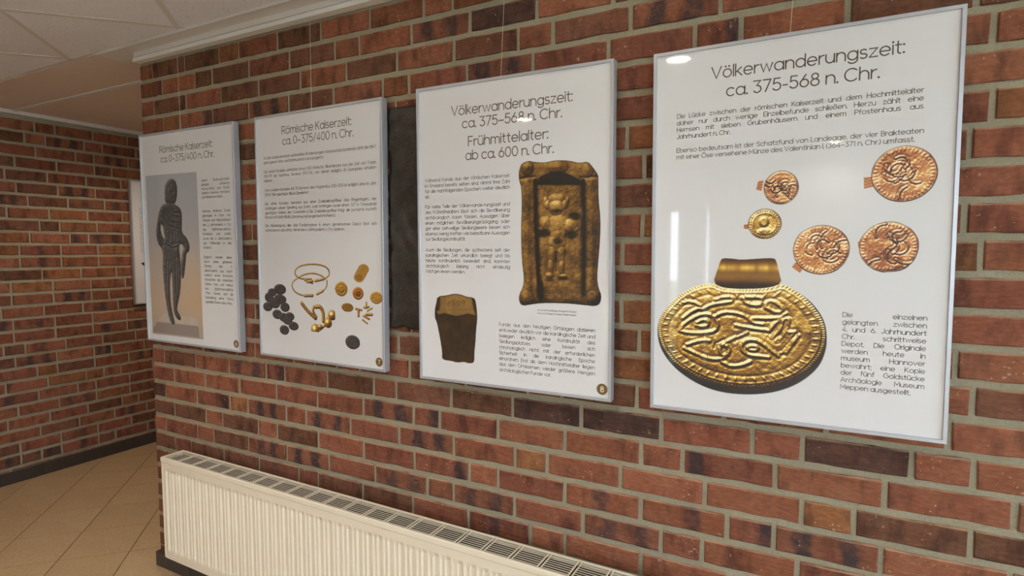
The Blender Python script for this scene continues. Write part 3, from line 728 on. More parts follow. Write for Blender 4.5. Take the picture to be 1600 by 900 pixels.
ART = {'brac':{'gold':[(16.4,727.4),(31.0,692.1),(55.9,661.1),(88.6,632.5),(124.8,614.8),(160.4,607.8),(183.9,621.5),(244.6,622.6),(295.6,618.4),(327.4,605.9),(352.2,620.7),(380.2,641.0),(404.6,670.6),(420.5,700.2),(425.6,730.4),(422.2,761.2),(407.9,793.1),(384.9,822.4),(357.8,844.7),(322.8,862.2),(279.5,875.0),(234.8,880.0),(192.5,878.4),(149.0,870.4),(104.2,853.8),(66.5,831.6),(40.8,803.6),(23.4,770.3)],'rim':[(16.4,727.4),(31.0,692.1),(128.9,620.9),(327.4,605.9),(381.8,640.1),(406.2,668.6),(422.1,698.2),(427.3,730.3),(426.6,764.7),(415.0,804.0),(388.7,837.6),(351.3,866.3),(305.4,886.2),(250.2,896.7),(192.9,897.9),(145.3,888.6),(100.3,867.8),(62.5,841.5),(32.3,804.3),(19.1,770.6)],'loop':[(161.1,608.6),(171.5,574.8),(178.8,550.4),(184.4,543.5),(213.0,545.4),(228.1,548.1),(279.5,544.0),(306.4,543.1),(311.9,551.7),(317.8,576.9),(325.6,607.1),(295.6,616.4),(244.6,622.6),(187.8,621.4)],'lines':[[(77.8,740.8),(85.8,723.4),(110.1,705.1),(138.0,691.2),(161.8,694.2),(177.8,713.9),(170.4,735.0),(142.9,743.0),(102.6,745.6),(77.8,740.8)],[(122.4,717.1),(134.3,708.0),(150.3,709.3),(150.5,721.7),(134.6,726.8),(120.5,723.5)],[(133.9,681.0),(161.3,665.3),(192.3,659.9),(211.4,655.1),(209.3,645.1),(188.2,645.8),(169.0,652.6)],[(169.7,695.8),(188.9,684.6),(219.6,685.2),(246.0,694.0),(261.2,709.2),(283.3,712.0)],[(220.2,717.6),(246.6,722.1),(290.8,725.5)],[(96.9,777.8),(119.2,767.7),(143.2,761.8),(155.1,763.0)],[(246.9,734.2),(220.8,748.1),(190.5,766.7),(179.1,784.1),(187.2,800.0),(202.5,790.5),(198.3,772.3)],[(90.9,786.8),(123.7,801.1),(159.9,812.7),(191.2,807.9),(206.3,790.2),(206.0,773.8),(186.7,771.1)],[(299.7,794.6),(281.4,794.1),(263.0,793.7),(244.3,789.1),(232.7,775.8),(239.8,757.0),(262.1,751.4),(284.3,759.8),(306.5,778.1),(321.1,788.8)],[(247.7,774.7),(258.7,767.7),(273.6,770.6),(270.1,779.0),(255.3,780.1)],[(187.5,816.6),(210.9,826.8),(237.4,820.3),(255.9,810.5)],[(233.8,646.2),(245.4,661.8),(274.9,664.6),(281.9,652.4),(278.1,642.6),(245.0,643.8)],[(289.5,668.0),(318.6,682.4),(332.4,670.0),(303.5,649.6),(289.3,656.1),(289.5,668.0)],[(305.7,742.4),(323.1,721.5),(329.7,701.4)],[(316.6,751.5),(333.9,732.6),(343.7,700.7),(341.8,693.0),(318.9,698.1),(298.1,727.0)],[(344.4,728.0),(361.8,726.9),(328.0,780.3)],[(365.4,734.4),(338.6,779.5)],[(260.9,697.2),(290.2,695.7),(318.8,694.2),(336.2,681.5)],[(85.0,664.2),(109.4,659.0),(137.8,674.6),(109.8,684.2),(85.6,706.4)]],'dark':[[(305.7,742.4),(326.3,709.5)],[(318.4,751.4),(338.7,712.7)],[(327.9,776.4),(360.1,730.9)],[(243.1,732.5),(224.5,743.8)],[(167.3,780.9),(171.0,768.1),(190.3,756.4)]]},'coins':[{'e':[317.6,369.6,38.8,40.8],'tab':[(277.5,348.9),(264.9,351.3),(261.0,372.0),(273.4,374.9)],'k':0},{'e':[282.4,457.9,38.1,37.3],'tab':[(245.3,457.7),(234.3,458.3),(233.7,468.1),(245.6,470.3)],'k':1},{'e':[408.3,523.1,60.3,58.9],'tab':[(364.6,550.7),(353.7,554.6),(347.0,565.4),(364.6,579.4),(375.1,562.1)],'k':2},{'e':[545.0,517.5,57.4,58.0],'tab':[(487.7,502.6),(484.6,506.2),(485.6,517.2),(489.8,520.8)],'k':3},{'e':[569.2,352.5,62.3,62.2],'tab':[(512.4,355.2),(491.8,355.3),(493.3,382.0),(513.2,378.0)],'k':4}],'slab':{'out':[(380.2,281.2),(386.2,265.7),(409.9,258.4),(427.4,263.3),(459.2,268.0),(498.8,263.1),(543.2,267.7),(570.4,276.6),(597.1,273.4),(610.5,288.2),(629.0,313.1),(629.2,328.9),(629.6,378.5),(636.4,433.5),(635.9,493.5),(631.2,553.9),(627.4,604.6),(631.9,632.4),(641.6,654.9),(637.6,678.0),(624.3,686.3),(594.8,685.0),(545.3,682.1),(500.2,682.5),(454.0,684.5),(418.6,690.4),(388.5,696.1),(377.6,684.0),(377.7,662.2),(391.6,637.2),(394.7,610.1),(387.5,556.2),(384.0,475.5),(387.8,395.5),(386.1,337.0),(378.3,315.4),(377.2,294.2)],'recess':[(433.3,326.2),(581.5,333.9),(585.3,488.1),(583.6,641.7),(445.2,646.3),(439.2,486.7)],'arch':[(433.3,326.2),(447.7,308.8),(482.0,296.8),(510.1,296.0),(543.4,308.1),(576.1,326.1),(578.9,337.3),(504.7,333.5)],'inner':[(446.6,332.1),(569.7,336.8),(571.4,605.9),(452.8,627.4)],'blobs':[[500.4,399.2,22.5,25.8,12],[500.3,373.4,25.8,13.4,9],[472.0,390.5,10.3,13.6,7],[528.3,392.4,10.0,13.3,7],[466.3,377.2,6.9,9.4,5],[536.0,380.9,6.7,9.2,5],[505.1,451.0,35.0,29.1,11],[464.1,446.1,25.3,20.9,11],[545.2,453.8,23.2,20.5,11],[450.8,460.5,11.6,8.4,6],[560.7,464.8,10.9,9.2,6],[506.3,477.0,24.8,25.9,9],[503.0,502.9,28.3,22.9,12],[489.5,534.3,15.4,29.3,10],[515.5,535.2,15.2,29.1,10],[483.9,571.1,10.8,23.2,9],[517.9,572.7,10.7,23.0,9],[478.8,600.7,13.8,9.0,9],[523.7,602.9,13.5,7.4,8],[488.0,393.6,4.6,3.1,3],[512.8,394.4,4.5,3.1,3],[500.4,404.4,3.9,6.2,4],[406.9,280.2,20.1,23.6,10],[597.3,297.3,18.1,22.4,10],[504.5,283.9,33.6,20.4,6],[403.6,672.1,24.0,22.8,8],[616.1,663.6,22.5,21.5,8]],'holes':[[460.7,476.4,19.7,10.5],[547.0,481.6,19.8,10.2],[557.7,427.5,17.5,11.2],[522.6,608.1,15.7,6.3],[481.7,614.4,10.3,4.2],[505.3,496.7,14.7,9.4],[500.5,410.6,13.5,4.2],[451.0,651.4,7.0,32.1]],'cols':[[(406.9,317.0),(405.6,449.1),(411.4,642.0)],[(605.5,327.6),(610.2,453.0),(607.9,635.7)]],'grooves':[[(433.3,318.4),(435.1,449.7),(446.9,662.3)],[(584.2,326.5),(587.7,452.6),(588.1,657.0)],[(386.1,310.6),(430.3,307.8)],[(578.7,318.7),(626.5,318.9)],[(502.6,534.2),(503.3,586.5)]]},'block':{'out':[(75.3,678.4),(112.2,674.1),(139.9,667.2),(167.1,669.1),(187.3,675.5),(213.9,677.4),(222.1,685.6),(226.8,716.6),(228.2,747.9),(222.9,782.5),(221.0,817.1),(215.6,857.8),(216.1,880.9),(210.4,890.1),(191.9,892.4),(178.4,888.7),(151.0,894.2),(126.8,890.5),(98.8,890.0),(90.1,883.4),(92.0,868.3),(85.5,827.2),(77.2,789.2),(70.5,762.9),(63.5,751.4),(64.0,721.7),(69.6,703.7)],'face':[(85.9,678.0),(112.2,674.9),(139.9,668.7),(167.1,670.0),(183.9,676.2),(207.3,678.2),(213.6,711.6),(221.7,734.0),(193.4,729.8),(180.0,733.4),(149.3,740.2),(121.8,736.4),(104.4,733.0),(79.7,738.7),(69.2,730.3),(81.7,723.8),(85.5,703.0)],'num':[[(113.5,704.7),(124.1,692.5),(119.4,710.8)],[(146.5,688.7),(133.4,689.8),(132.0,696.6),(142.3,697.0),(143.6,702.7),(133.3,705.2)],[(156.7,688.9),(150.5,694.3),(152.5,702.3),(159.3,702.6),(163.5,696.1),(160.8,689.6),(156.7,688.9)],[(178.7,688.8),(172.0,688.2),(168.6,693.6),(175.3,696.7),(182.1,692.4),(180.4,688.7),(179.6,703.1),(175.2,704.8)],[(83.4,725.2),(206.9,716.2)]]},'hoard':{'coins':[[127.9,685.7,34.8,20.5],[81.6,699.4,25.4,15.5],[61.5,721.0,25.6,19.8],[126.4,725.7,36.4,19.5],[52.2,759.4,28.2,17.8],[95.4,742.6,30.7,20.6],[155.4,755.9,26.2,18.4],[109.0,787.2,29.1,18.6],[146.5,797.3,27.1,17.5],[181.7,791.5,26.0,16.3],[168.5,809.1,26.8,15.4],[202.6,828.1,27.9,16.8],[148.5,847.4,27.1,18.6]],'silver':[518.0,865.8,35.8,25.6],'golds':[[464.4,670.6,31.2,27.5,1],[548.2,683.6,26.9,23.3,2],[635.6,695.8,28.8,21.9,0],[494.5,738.3,29.6,16.0,3]],'pt':[(438.4,663.0),(429.6,670.5),(441.3,679.6)],'rings':[[(307.0,638.5),(264.7,640.7),(232.7,635.8),(215.1,621.3),(219.3,603.7),(248.6,588.2),(308.7,580.8),(363.6,583.7),(397.0,595.0),(406.5,613.9),(396.1,628.6),(362.0,641.6),(327.6,647.6),3.2],[(312.1,706.0),(262.8,705.2),(220.0,696.1),(198.7,676.9),(199.4,656.8),(221.7,641.1),(265.3,622.5),(314.7,615.3),(355.8,621.5),(375.9,631.6),3.0],[(390.4,640.7),(392.0,659.9),(374.6,679.9),(336.6,696.1),3.0]],'caps':[[(271.8,643.5),(313.6,653.9),4.6],[(313.8,646.1),(285.6,651.4),5.2],[(329.0,645.1),(375.7,636.4),5.4],[(269.9,704.9),(312.2,702.0),6],[(336.6,695.1),(367.7,682.6),5.4]],'spiral':[[554.4,625.4,24.9,17.6],[558.8,619.3,24.9,17.5],[563.3,613.1,24.8,17.6],[567.7,607.0,24.7,17.6],[572.2,601.0,24.7,17.4],[576.6,594.9,24.7,17.4]],'fib':[[(251.2,734.7),(282.3,762.8),(327.1,789.7),7.5],[(328.3,745.4),(352.5,741.7),(369.0,762.7),(368.1,796.8),8],[(317.9,746.0),(310.5,761.2),(330.7,784.6),6],[(392.0,790.4),(419.4,764.5),10],[(350.1,829.9),(377.9,810.8),6]],'fibe':[[323.7,834.3,22.3,23.8],[415.9,772.0,21.4,19.3],[393.0,802.5,20.2,19.4],[350.4,820.1,13.8,8.8]],'frag':[[(577.1,734.2),(598.7,730.7),4.5],[(587.9,715.1),(587.5,735.9),3.5],[(536.4,741.1),(564.5,744.2),4],[(548.9,747.4),(548.5,766.1),5.5],[(592.3,744.9),(613.8,734.5),3.5],[(585.9,759.2),(613.5,757.5),5.5],[(573.4,764.6),(601.0,774.4),4],[(568.2,778.9),(591.5,791.2),3]]},'statue':{'pic':[(39.1,183.5),(420.6,190.1),(425.9,922.7),(41.0,928.9)],'body':[(163.8,322.9),(211.1,317.9),(264.2,326.0),(303.3,349.9),(304.2,404.6),(296.6,450.2),(336.6,477.8),(352.3,509.6),(347.6,537.0),(326.5,541.7),(317.5,587.7),(300.9,657.3),(282.7,657.9),(277.6,597.7),(296.5,542.0),(310.7,509.8),(282.7,500.6),(273.5,523.7),(280.1,560.6),(280.6,644.0),(271.0,718.8),(243.5,785.8),(239.1,804.9),(265.0,831.7),(266.9,848.5),(243.7,850.0),(214.7,820.5),(210.5,768.6),(213.3,683.5),(210.1,617.7),(194.5,684.1),(194.1,778.9),(209.0,835.1),(222.4,867.6),(199.9,875.8),(176.7,846.7),(159.2,780.7),(147.0,685.7),(144.3,590.7),(153.2,533.8),(111.2,496.1),(103.5,448.6),(119.0,392.1),(138.7,340.9)],'hair':[(194.3,226.9),(218.6,211.6),(252.3,211.5),(275.3,230.8),(278.2,276.3),(264.8,316.9),(244.5,324.5),(210.8,321.6),(183.3,314.3),(182.5,281.8),(185.2,244.9)],'gap':[(144.7,411.3),(159.7,422.8),(169.1,467.9),(163.3,482.0),(147.5,460.3),(139.8,434.8)],'face':[233.0,270.0,26.0,31.1],'folds':[[(162.1,346.2),(221.2,394.0),(299.7,404.5)],[(178.8,332.7),(230.5,371.0),(298.5,377.1)],[(210.6,324.4),(247.1,353.0),(292.5,354.2)],[(152.9,364.6),(204.4,412.2),(297.8,431.9)],[(167.0,496.1),(228.2,514.6),(282.4,505.2)],[(193.9,449.3),(199.1,486.7)],[(248.1,449.8),(242.1,491.4)],[(183.9,590.0),(176.5,760.8)],[(255.1,570.2),(248.0,719.8)],[(126.3,401.7),(124.6,467.7),(150.5,505.5)],[(239.8,238.2),(242.4,265.8)]],'plinth':[(48.3,898.9),(135.3,825.2),(387.8,831.5),(397.0,920.4),(46.8,918.7)]}}

def art_pendant(local, parent):
    A_ = ART['brac']; p = Print(8, 436, 536, 900, 1.15); U, V_ = p.U, p.V
    n0 = fbm(U, V_, .03, 3)
    p.put(poly_sd(U, V_, smooth(A_['rim'], True)), ramp(.1+.15*n0, COIN))
    gold = smooth(A_['gold'], True); sd = poly_sd(U, V_, gold)
    h = 5*np.clip(-sd/14, 0, 1)**.5 + 9*fbm(U, V_, .022, 5) + 3.2*fbm(U, V_, .08, 6) + .9*fbm(U, V_, .35, 8, 2)
    for l in A_['lines']:
        d = line_d(U, V_, smooth(l, False, 1)); am = .55+.9*fbm(U, V_, .03, 15); h += am*(4.6*np.exp(-(d/3.6)**2) - 1.8*np.exp(-((d-8)/3.5)**2))
    for l in A_['dark']:
        d = line_d(U, V_, l); h -= 5*np.exp(-(d/3.2)**2)
    cx, cy_ = 221, 741; th = np.arctan2((V_-cy_)/134, (U-cx)/205)
    h += 1.5*np.sin(th*150)*np.exp(-((sd+4)/3.5)**2)
    d2 = np.exp(-((sd+20)/6)**2); h += 3.4*d2*np.clip(np.cos(th*48), 0, 1)**2
    h += 2.2*np.exp(-((sd+11)/2.2)**2) - 2*np.exp(-((sd+30)/4)**2)
    t = relief(h, p.res, -.15, -.70, .42, 1.5)
    t = .36 + (t-.60)*1.5 + .10*np.clip((330-U)/300, -1, 1) + .10*np.clip((720-V_)/120, -1, 1) + .42*(fbm(U, V_, .012, 9)-.45) + .10*(fbm(U, V_, .25, 10, 2)-.5)
    t += .18*np.exp(-((V_-625)/35)**2)
    p.put(sd, ramp(t, GOLD))
    sl = poly_sd(U, V_, smooth(A_['loop'], True, 1)); g_ = fbm(U, V_, .02, 12)
    tl = .26 + .42*np.exp(-((V_-568)/9)**2)*(.45+.9*fbm(U, V_*0, .09, 13, 2)) - .14*np.exp(-((V_-545)/8)**2) + .10*np.exp(-((V_-590)/9)**2) - .25*np.clip((V_-600)/12, 0, 1) + .1*(g_-.5)
    p.put(sl, ramp(tl, GOLD)); p.build('gold_pendant_picture', local, parent)
def art_coin(c, local, parent):
    cx, cy_, rx, ry = c['e']; k = c['k']; p = Print(cx-rx-34, min(cx+rx+4, 661), cy_-ry-4, cy_+ry+8, 1.0 if k != 1 else .9); U, V_ = p.U, p.V
    tab = c['tab']; sdt = poly_sd(U, V_, tab); p.put(sdt, ramp(.25+.35*np.abs(np.sin(V_*.5+U*.1))+.1*fbm(U, V_, .1, 2), COPPER))
    wob = 1.5*(fbm(U, V_, .04, 20+k)-.5)*(3 if k in (2, 3) else 1)
    sd = ell_sd(U, V_, c['e'])+wob
    R_ = random.Random(90+k); h = 4*np.clip(-sd/5, 0, 1)**.5+2*fbm(U, V_, .05, 30+k)+1.3*fbm(U, V_, .2, 31+k)
    th = np.arctan2(V_-cy_, U-cx); rr = np.hypot((U-cx)/rx, (V_-cy_)/ry)
    h += 1.2*np.clip(np.cos(th*(44 if k != 1 else 36)), 0, 1)*np.exp(-((rr-.88)/.05)**2)+1.4*np.exp(-((rr-.97)/.02)**2)
    if k == 1:
        for e in ((cx-2, cy_-5, rx*.34, ry*.40), (cx+rx*.02, cy_+ry*.5, rx*.5, ry*.28)): h += 4*np.clip(1-ell_sd(U, V_, e)/6-1, 0, 1)
        h += 1.2*np.exp(-(ell_sd(U, V_, (cx, cy_, rx*.72, ry*.72))/2)**2)
    else:
        for q in range(9 if k != 0 else 12):
            a = R_.uniform(0, 6.28); r_ = R_.uniform(.05, .62); x0, y0 = cx+rx*r_*math.cos(a), cy_+ry*r_*math.sin(a); pts = []; a2 = R_.uniform(0, 6.28); cur = R_.choice((-1, 1))*R_.uniform(.25, .6)
            for s_ in range(7): pts.append((x0, y0)); x0 += math.cos(a2)*rx*.13; y0 += math.sin(a2)*ry*.13; a2 += cur
            d = line_d(U, V_, pts); h += 2.6*np.exp(-(d/1.8)**2)-1.0*np.exp(-((d-4)/1.6)**2)
    t = relief(h, p.res, -.2, -.6, .6, 1.3); t = .44+(t-.60)*1.7+.7*(fbm(U, V_, .045, 40+k)-.5)+.1*(fbm(U, V_, .4, 41+k, 2)-.5)
    if k == 3: t -= .5*np.clip(fbm(U, V_, .03, 77)-.45, 0, 1)*2
    p.put(sd, ramp(t, GOLD if k == 1 else COPPER)); p.put(np.abs(sd)-.5, (70, 36, 20), 1.0)
    p.build('gold_coin_picture', local, parent)
def art_niche(local, parent):
    A_ = ART['slab']; out = smooth(A_['out'], True, 1); us = [q[0] for q in out]; vs_ = [q[1] for q in out]
    p = Print(min(us)-3, max(us)+3, min(vs_)-3, max(vs_)+3, 1.1); U, V_ = p.U, p.V; sd = poly_sd(U, V_, out)
    h = 7*np.clip(-sd/14, 0, 1)**.5+5*fbm(U, V_, .025, 50)+2.0*fbm(U, V_, .12, 51)
    rec = poly_sd(U, V_, A_['recess']); h -= 14*np.clip(.5-rec/8, 0, 1)
    hb = np.zeros_like(U)
    for e in A_['blobs']:
        s_ = ell_sd(U, V_, e); hb = np.maximum(hb, e[4]*np.sqrt(np.clip(-s_/min(e[2], e[3]), 0, 1))*1.25)
    h += hb
    for l in A_['cols']: h += 6*np.exp(-(line_d(U, V_, l)/11)**2)
    for l in A_['grooves']: h -= 6*np.exp(-(line_d(U, V_, l)/4)**2)
    t = relief(h, p.res, -.3, -.6, .55, .5)
    t = .42+(t-.60)*1.0+.40*(fbm(U, V_, .02, 52)-.5)+.20*(fbm(U, V_, .15, 53)-.5)
    inn = poly_sd(U, V_, A_['inner']); t += .16*np.clip(.5-inn/6, 0, 1)+.30*(fbm(U, V_, .06, 57)-.5)
    for l in A_['grooves'][:2]: t -= .30*np.exp(-(line_d(U, V_, l)/7)**2)
    for e in A_['holes']: t -= .46*np.clip(.5-ell_sd(U, V_, e)/7, 0, 1)
    t -= .5*np.clip(.5-poly_sd(U, V_, A_['arch'])/4, 0, 1)
    t -= .18*np.clip((V_-640)/50, 0, 1); t -= .22*np.exp(-(rec/7)**2); t -= .10*(hb < .5)*(inn < 0); t *= np.clip(-sd/5+.35, .3, 1)
    p.put(sd, ramp(t, BRONZE)); p.build('relief_picture', local, parent)
def art_block(local, parent):
    A_ = ART['block']; out = smooth(A_['out'], True, 1); us = [q[0] for q in out]; vs_ = [q[1] for q in out]
    p = Print(min(us)-3, max(us)+3, min(vs_)-3, max(vs_)+3, 1.0); U, V_ = p.U, p.V; sd = poly_sd(U, V_, out)
    p.put(sd, ramp(.12+.22*(fbm(U, V_, .04, 60)-.3)+.1*(fbm(U*2, V_*.3, .1, 61)-.5), BRONZE))
    f = poly_sd(U, V_, A_['face']); fc = np.maximum(f, sd+2); c = ramp(.62+.3*(fbm(U, V_, .05, 62)-.5)-.15*np.clip(1+f/6, 0, 1), [(0, (60, 44, 20)), (1, (184, 142, 74))]); p.put(fc, c, 2)
    for l in A_['num'][:4]: p.put(line_d(U, V_, l)-1.0, (96, 60, 36), 1.2)
    p.put(line_d(U, V_, A_['num'][4])-.8, (110, 76, 36), 1.5); p.build('block_picture', local, parent)
def art_hoard(local, parent):
    A_ = ART['hoard']
    def coinp(es, name, stops, seed, base):
        u = [e[0]-e[2] for e in es]+[e[0]+e[2] for e in es]; v = [e[1]-e[3] for e in es]+[e[1]+e[3] for e in es]
        p = Print(min(u)-2, max(u)+2, min(v)-2, max(v)+2, 1.0); U, V_ = p.U, p.V
        for i, e in enumerate(es):
            s_ = ell_sd(U, V_, e)+1.0*(fbm(U, V_, .08, seed+i)-.5); h = 2*np.clip(-s_/2.5, 0, 1)+3*fbm(U, V_, .09, seed+i)+1.5*fbm(U, V_, .3, seed+50+i)
            h += 1.0*np.exp(-(ell_sd(U, V_, (e[0], e[1], e[2]*.62, e[3]*.62))/1.3)**2)
            t = base+(relief(h, 1.0, -.4, -.5, .9)-.65)*.9; p.put(s_, ramp(t, stops)); p.put(np.abs(s_)-.35, (22, 18, 20))
        p.build(name, local, parent)
    coinp(A_['coins'], 'coin_heap_picture', COIN, 100, .46); coinp([A_['silver']], 'silver_coin_picture', COIN, 130, .50)
    for e in A_['golds']:
        p = Print(e[0]-e[2]-8, e[0]+e[2]+3, e[1]-e[3]-3, e[1]+e[3]+3, .9); U, V_ = p.U, p.V
        if e[4] == 1: p.put(poly_sd(U, V_, A_['pt']), (150, 112, 56), 2)
        s_ = ell_sd(U, V_, e)+1.2*(fbm(U, V_, .06, 140)-.5)
        h = 2*np.clip(-s_/3, 0, 1)+2*fbm(U, V_, .15, 141+e[4])
        if e[4] in (1, 2): h += 3*np.clip(-ell_sd(U, V_, (e[0], e[1], e[2]*.5, e[3]*.5))/3, 0, 1)+1.4*np.exp(-(ell_sd(U, V_, (e[0], e[1], e[2]*.75, e[3]*.75))/1.2)**2)
        if e[4] == 3: h += 2*np.sin(V_*.9)+1.5*np.sin(U*1.1)
        t = .5+(relief(h, .9, -.3, -.6, .9)-.62)*.9; c = ramp(t, GOLD)
        if e[4] == 2: c = c*(1-np.clip(.5-ell_sd(U, V_, (e[0], e[1], e[2]*.45, e[3]*.45))/3, 0, 1)[..., None]*.35)*np.array([1, .85, .8])
        p.put(s_, c); p.build('gold_ornament_picture', local, parent)
    def tubes(items, name, seed, rings=False):
        u = [q[0] for l in items for q in l[:-1]]; v = [q[1] for l in items for q in l[:-1]]; p = Print(min(u)-11, max(u)+11, min(v)-11, max(v)+11, 1.0); U, V_ = p.U, p.V
        for i, l in enumerate(items):
            w = l[-1]; pts = smooth(l[:-1], False, 2) if len(l) > 3 else l[:-1]; d = line_d(U, V_, pts)
            h = np.sqrt(np.clip(w*w-d*d, .01, None)); t = .46+(relief(h, 1.0, -.5, -.55, 1.0, 1.2)-.55)*.9+.25*(fbm(U, V_, .15, seed+i)-.5); p.put(d-w, ramp(t, GOLD))
        return p
    tubes(A_['rings']+A_['caps'], 'x', 150).build('arm_rings_picture', local, parent)
    p = tubes(A_['fib'], 'x', 160); U, V_ = p.U, p.V
    for e in A_['fibe']:
        s_ = ell_sd(U, V_, e); h = e[2]*.9*np.sqrt(np.clip(-s_/min(e[2], e[3]), .0, 1)); t = .42+(relief(h, 1.0, -.4, -.5, .8, 1.3)-.5)*.9; p.put(s_, ramp(t, GOLD))
    p.build('brooch_picture', local, parent)
    es = A_['spiral']; p = Print(es[0][0]-es[0][2]-3, es[-1][0]+es[-1][2]+3, es[-1][1]-es[-1][3]-3, es[0][1]+es[0][3]+3, .9); U, V_ = p.U, p.V
    for e in reversed(es): s_ = ell_sd(U, V_, e); p.put(s_, ramp(.30+.4*np.clip(-s_/3, 0, 1)*np.clip(1-(-s_-2)/3, 0, 1)+.1*fbm(U, V_, .2, 3), GOLD)); p.put(np.abs(s_)-.3, (60, 38, 16))
    e = es[0]; p.put(ell_sd(U, V_, (e[0], e[1], e[2]*.72, e[3]*.72)), ramp(.22+.4*np.abs(np.sin(U*.9+V_*.5))*.6, GOLD)); p.build('spiral_ring_picture', local, parent)
    tubes(A_['frag'], 'x', 170).build('small_fragments_picture', local, parent)
def art_statue(local, parent):
    A_ = ART['statue']; pic = [(40, 188), (420, 190), (425, 925), (42, 927)]
    p = Print(38, 427, 186, 929, 1.9); U, V_ = p.U, p.V; f = poly_sd(U, V_, pic)
    ty = np.clip((V_-190)/735, 0, 1); tx = np.clip((U-40)/385, 0, 1)
    c = ramp(ty, [(0, (168, 172, 182)), (.3, (176, 176, 182)), (.55, (188, 176, 166)), (.8, (190, 168, 146)), (1, (170, 156, 144))])
    warm = np.clip((tx-.45)*1.8, 0, 1)*np.exp(-((ty-.72)/.16)**2); c = c*(1-.35*warm[..., None])+.35*warm[..., None]*np.array([.80, .62, .40])
    p.put(f, c); pl = poly_sd(U, V_, A_['plinth']); p.put(pl, ramp(.5+.5*(fbm(U, V_, .02, 70)-.5), [(0, (168, 152, 140)), (1, (206, 194, 184))]), 2)
    p.put(np.maximum(pl, 868-V_), (140, 128, 122), 2)
    body = poly_sd(U, V_, smooth(A_['body'], True, 1)); hr = poly_sd(U, V_, smooth(A_['hair'], True, 1)); gp = poly_sd(U, V_, A_['gap'])
    sd = np.maximum(np.minimum(body, hr), -gp); h = 6*np.sqrt(np.clip(-sd/16, 0, 1))+3*fbm(U, V_, .05, 71)
    for l in A_['folds']: d = line_d(U, V_, l); h += 2.2*np.exp(-(d/3.5)**2)-2.0*np.exp(-((d-8)/3.5)**2)
    h += 2.5*np.sqrt(np.clip(-ell_sd(U, V_, A_['face'])/20, 0, 1))
    t = .36+(relief(h, p.res, -.5, -.5, .8, 1.1)-.62)*1.15; p.put(sd, ramp(t, [(0, (30, 30, 34)), (.3, (58, 58, 62)), (.6, (96, 94, 94)), (1, (176, 170, 164))]), 1.2)
    p.build('statue_picture', local, parent)

# ---------------------------------------------------------------- hanging panels
PWD, PHT = .670, .960; TH = .028
def panel(name, label, cols, o, number, wire_u, shift=0.0, group='framed display panels hung from the rail'):
    """cols: (right, down, into wall) unit vectors, o: top left front corner"""
    r_, d_, i_ = cols
    t = bpy.data.objects.new(name, None); COL.objects.link(t); t.empty_display_size = .05
    basis = Matrix((r_, i_, -d_)).transposed().to_4x4()
    base = Vector(o) + Vector(r_)*PWD/2 + Vector(d_)*PHT
    t.matrix_world = Matrix.Translation(base) @ basis
    tag(t, label, 'display panel', group)
    loc = lambda u, v, dep: ((u-shift)/1000-PWD/2, dep, PHT-v/1000)
    FW = .0085; hw = PWD/2
    prof = [(0, 0), (FW, 0), (FW, .006), (FW, TH), (0, TH)]   # (inwards, depth)
    corners = [(-hw, 0), (hw, 0), (hw, PHT), (-hw, PHT)]; ins = [(1, 1), (-1, 1), (-1, -1), (1, -1)]
    for e in range(4):
        a, b = corners[e], corners[(e+1) % 4]; ia, ib = ins[e], ins[(e+1) % 4]; vs = []
        pr = [(.0006, 0), (FW-.0006, 0), (FW, .0008), (FW, TH), (0, TH), (0, .0008)]; n = len(pr)
        for c_, i2 in ((a, ia), (b, ib)):
            vs += [(c_[0]+i2[0]*w, dd, c_[1]+i2[1]*w) for w, dd in pr]
        fs = [(q, (q+1) % n, n+(q+1) % n, n+q) for q in range(n)] + [tuple(range(n)), tuple(range(n, 2*n))[::-1]]
        MB().add(vs, fs).build('frame_bar', M['alu'], t)
    ps = MB().box(-hw+FW, hw-FW, .0060, .0090, FW, PHT-FW).build('poster', M['paper'], t)
    MB().box(-hw+FW+.001, hw-FW-.001, .020, .024, FW, PHT-FW).build('back_board', M['dark'], t)
    if number is not None:
        cu, cv_ = 645.5, 926.5; n = 32
        bd = pymesh('number_badge', [loc(cu+16.5*math.cos(a*2*math.pi/n), cv_+16.5*math.sin(a*2*math.pi/n), .0057) for a in range(n)], [tuple(range(n))], M['badge'], ps)
        V, F = [], []; lay(number, cu-.31*15, cv_+7.5, 15, V, F, .0053, .075, 1, 0, loc); pymesh('panel_number', V, F, M['badgew'], ps)
    if wire_u is not None:
        # nylon line from the rail down to a hook at the top edge of the frame
        inv = t.matrix_world.inverted(); top = inv @ Vector((wire_u[1], -.038, FZ+.250)); bot = Vector((wire_u[0]/1000-hw, .004, PHT+.001))
        MB().tube([top, (top+bot)/2, bot], .0006, 6).build('hanging_line', M['wire'], t)
        MB().box(bot.x-.006, bot.x+.006, .003, .020, PHT-.003, PHT+.0012).build('hanging_hook', M['alu'], t)
    return t, ps, loc
def frame_vectors(q):
    Xo, Zt, y, yw, lean, rl = q
    u = Vector((math.cos(yw)*math.cos(rl), math.sin(yw), math.sin(rl))).normalized()
    v = Vector((-math.sin(rl), math.sin(lean), -math.cos(lean))); v = (v-u*v.dot(u)).normalized()
    n = u.cross(v); 
    if n.y < 0: n = -n
    return (u, v, n), (Xo, y, Zt+FZ)
PQ = [[-2.8058, -0.0848, -0.0335, -0.0068, 0.0043, -0.004], [-2.0104, -0.0849, -0.0341, -0.0265, -0.0013, -0.0032], [-1.1791, -0.0867, -0.0723, 0.0075, 0.0049, 0.0013], [-0.4032, -0.0884, -0.0556, -0.0039, 0.003, 0.0061]]
HS = 28.5

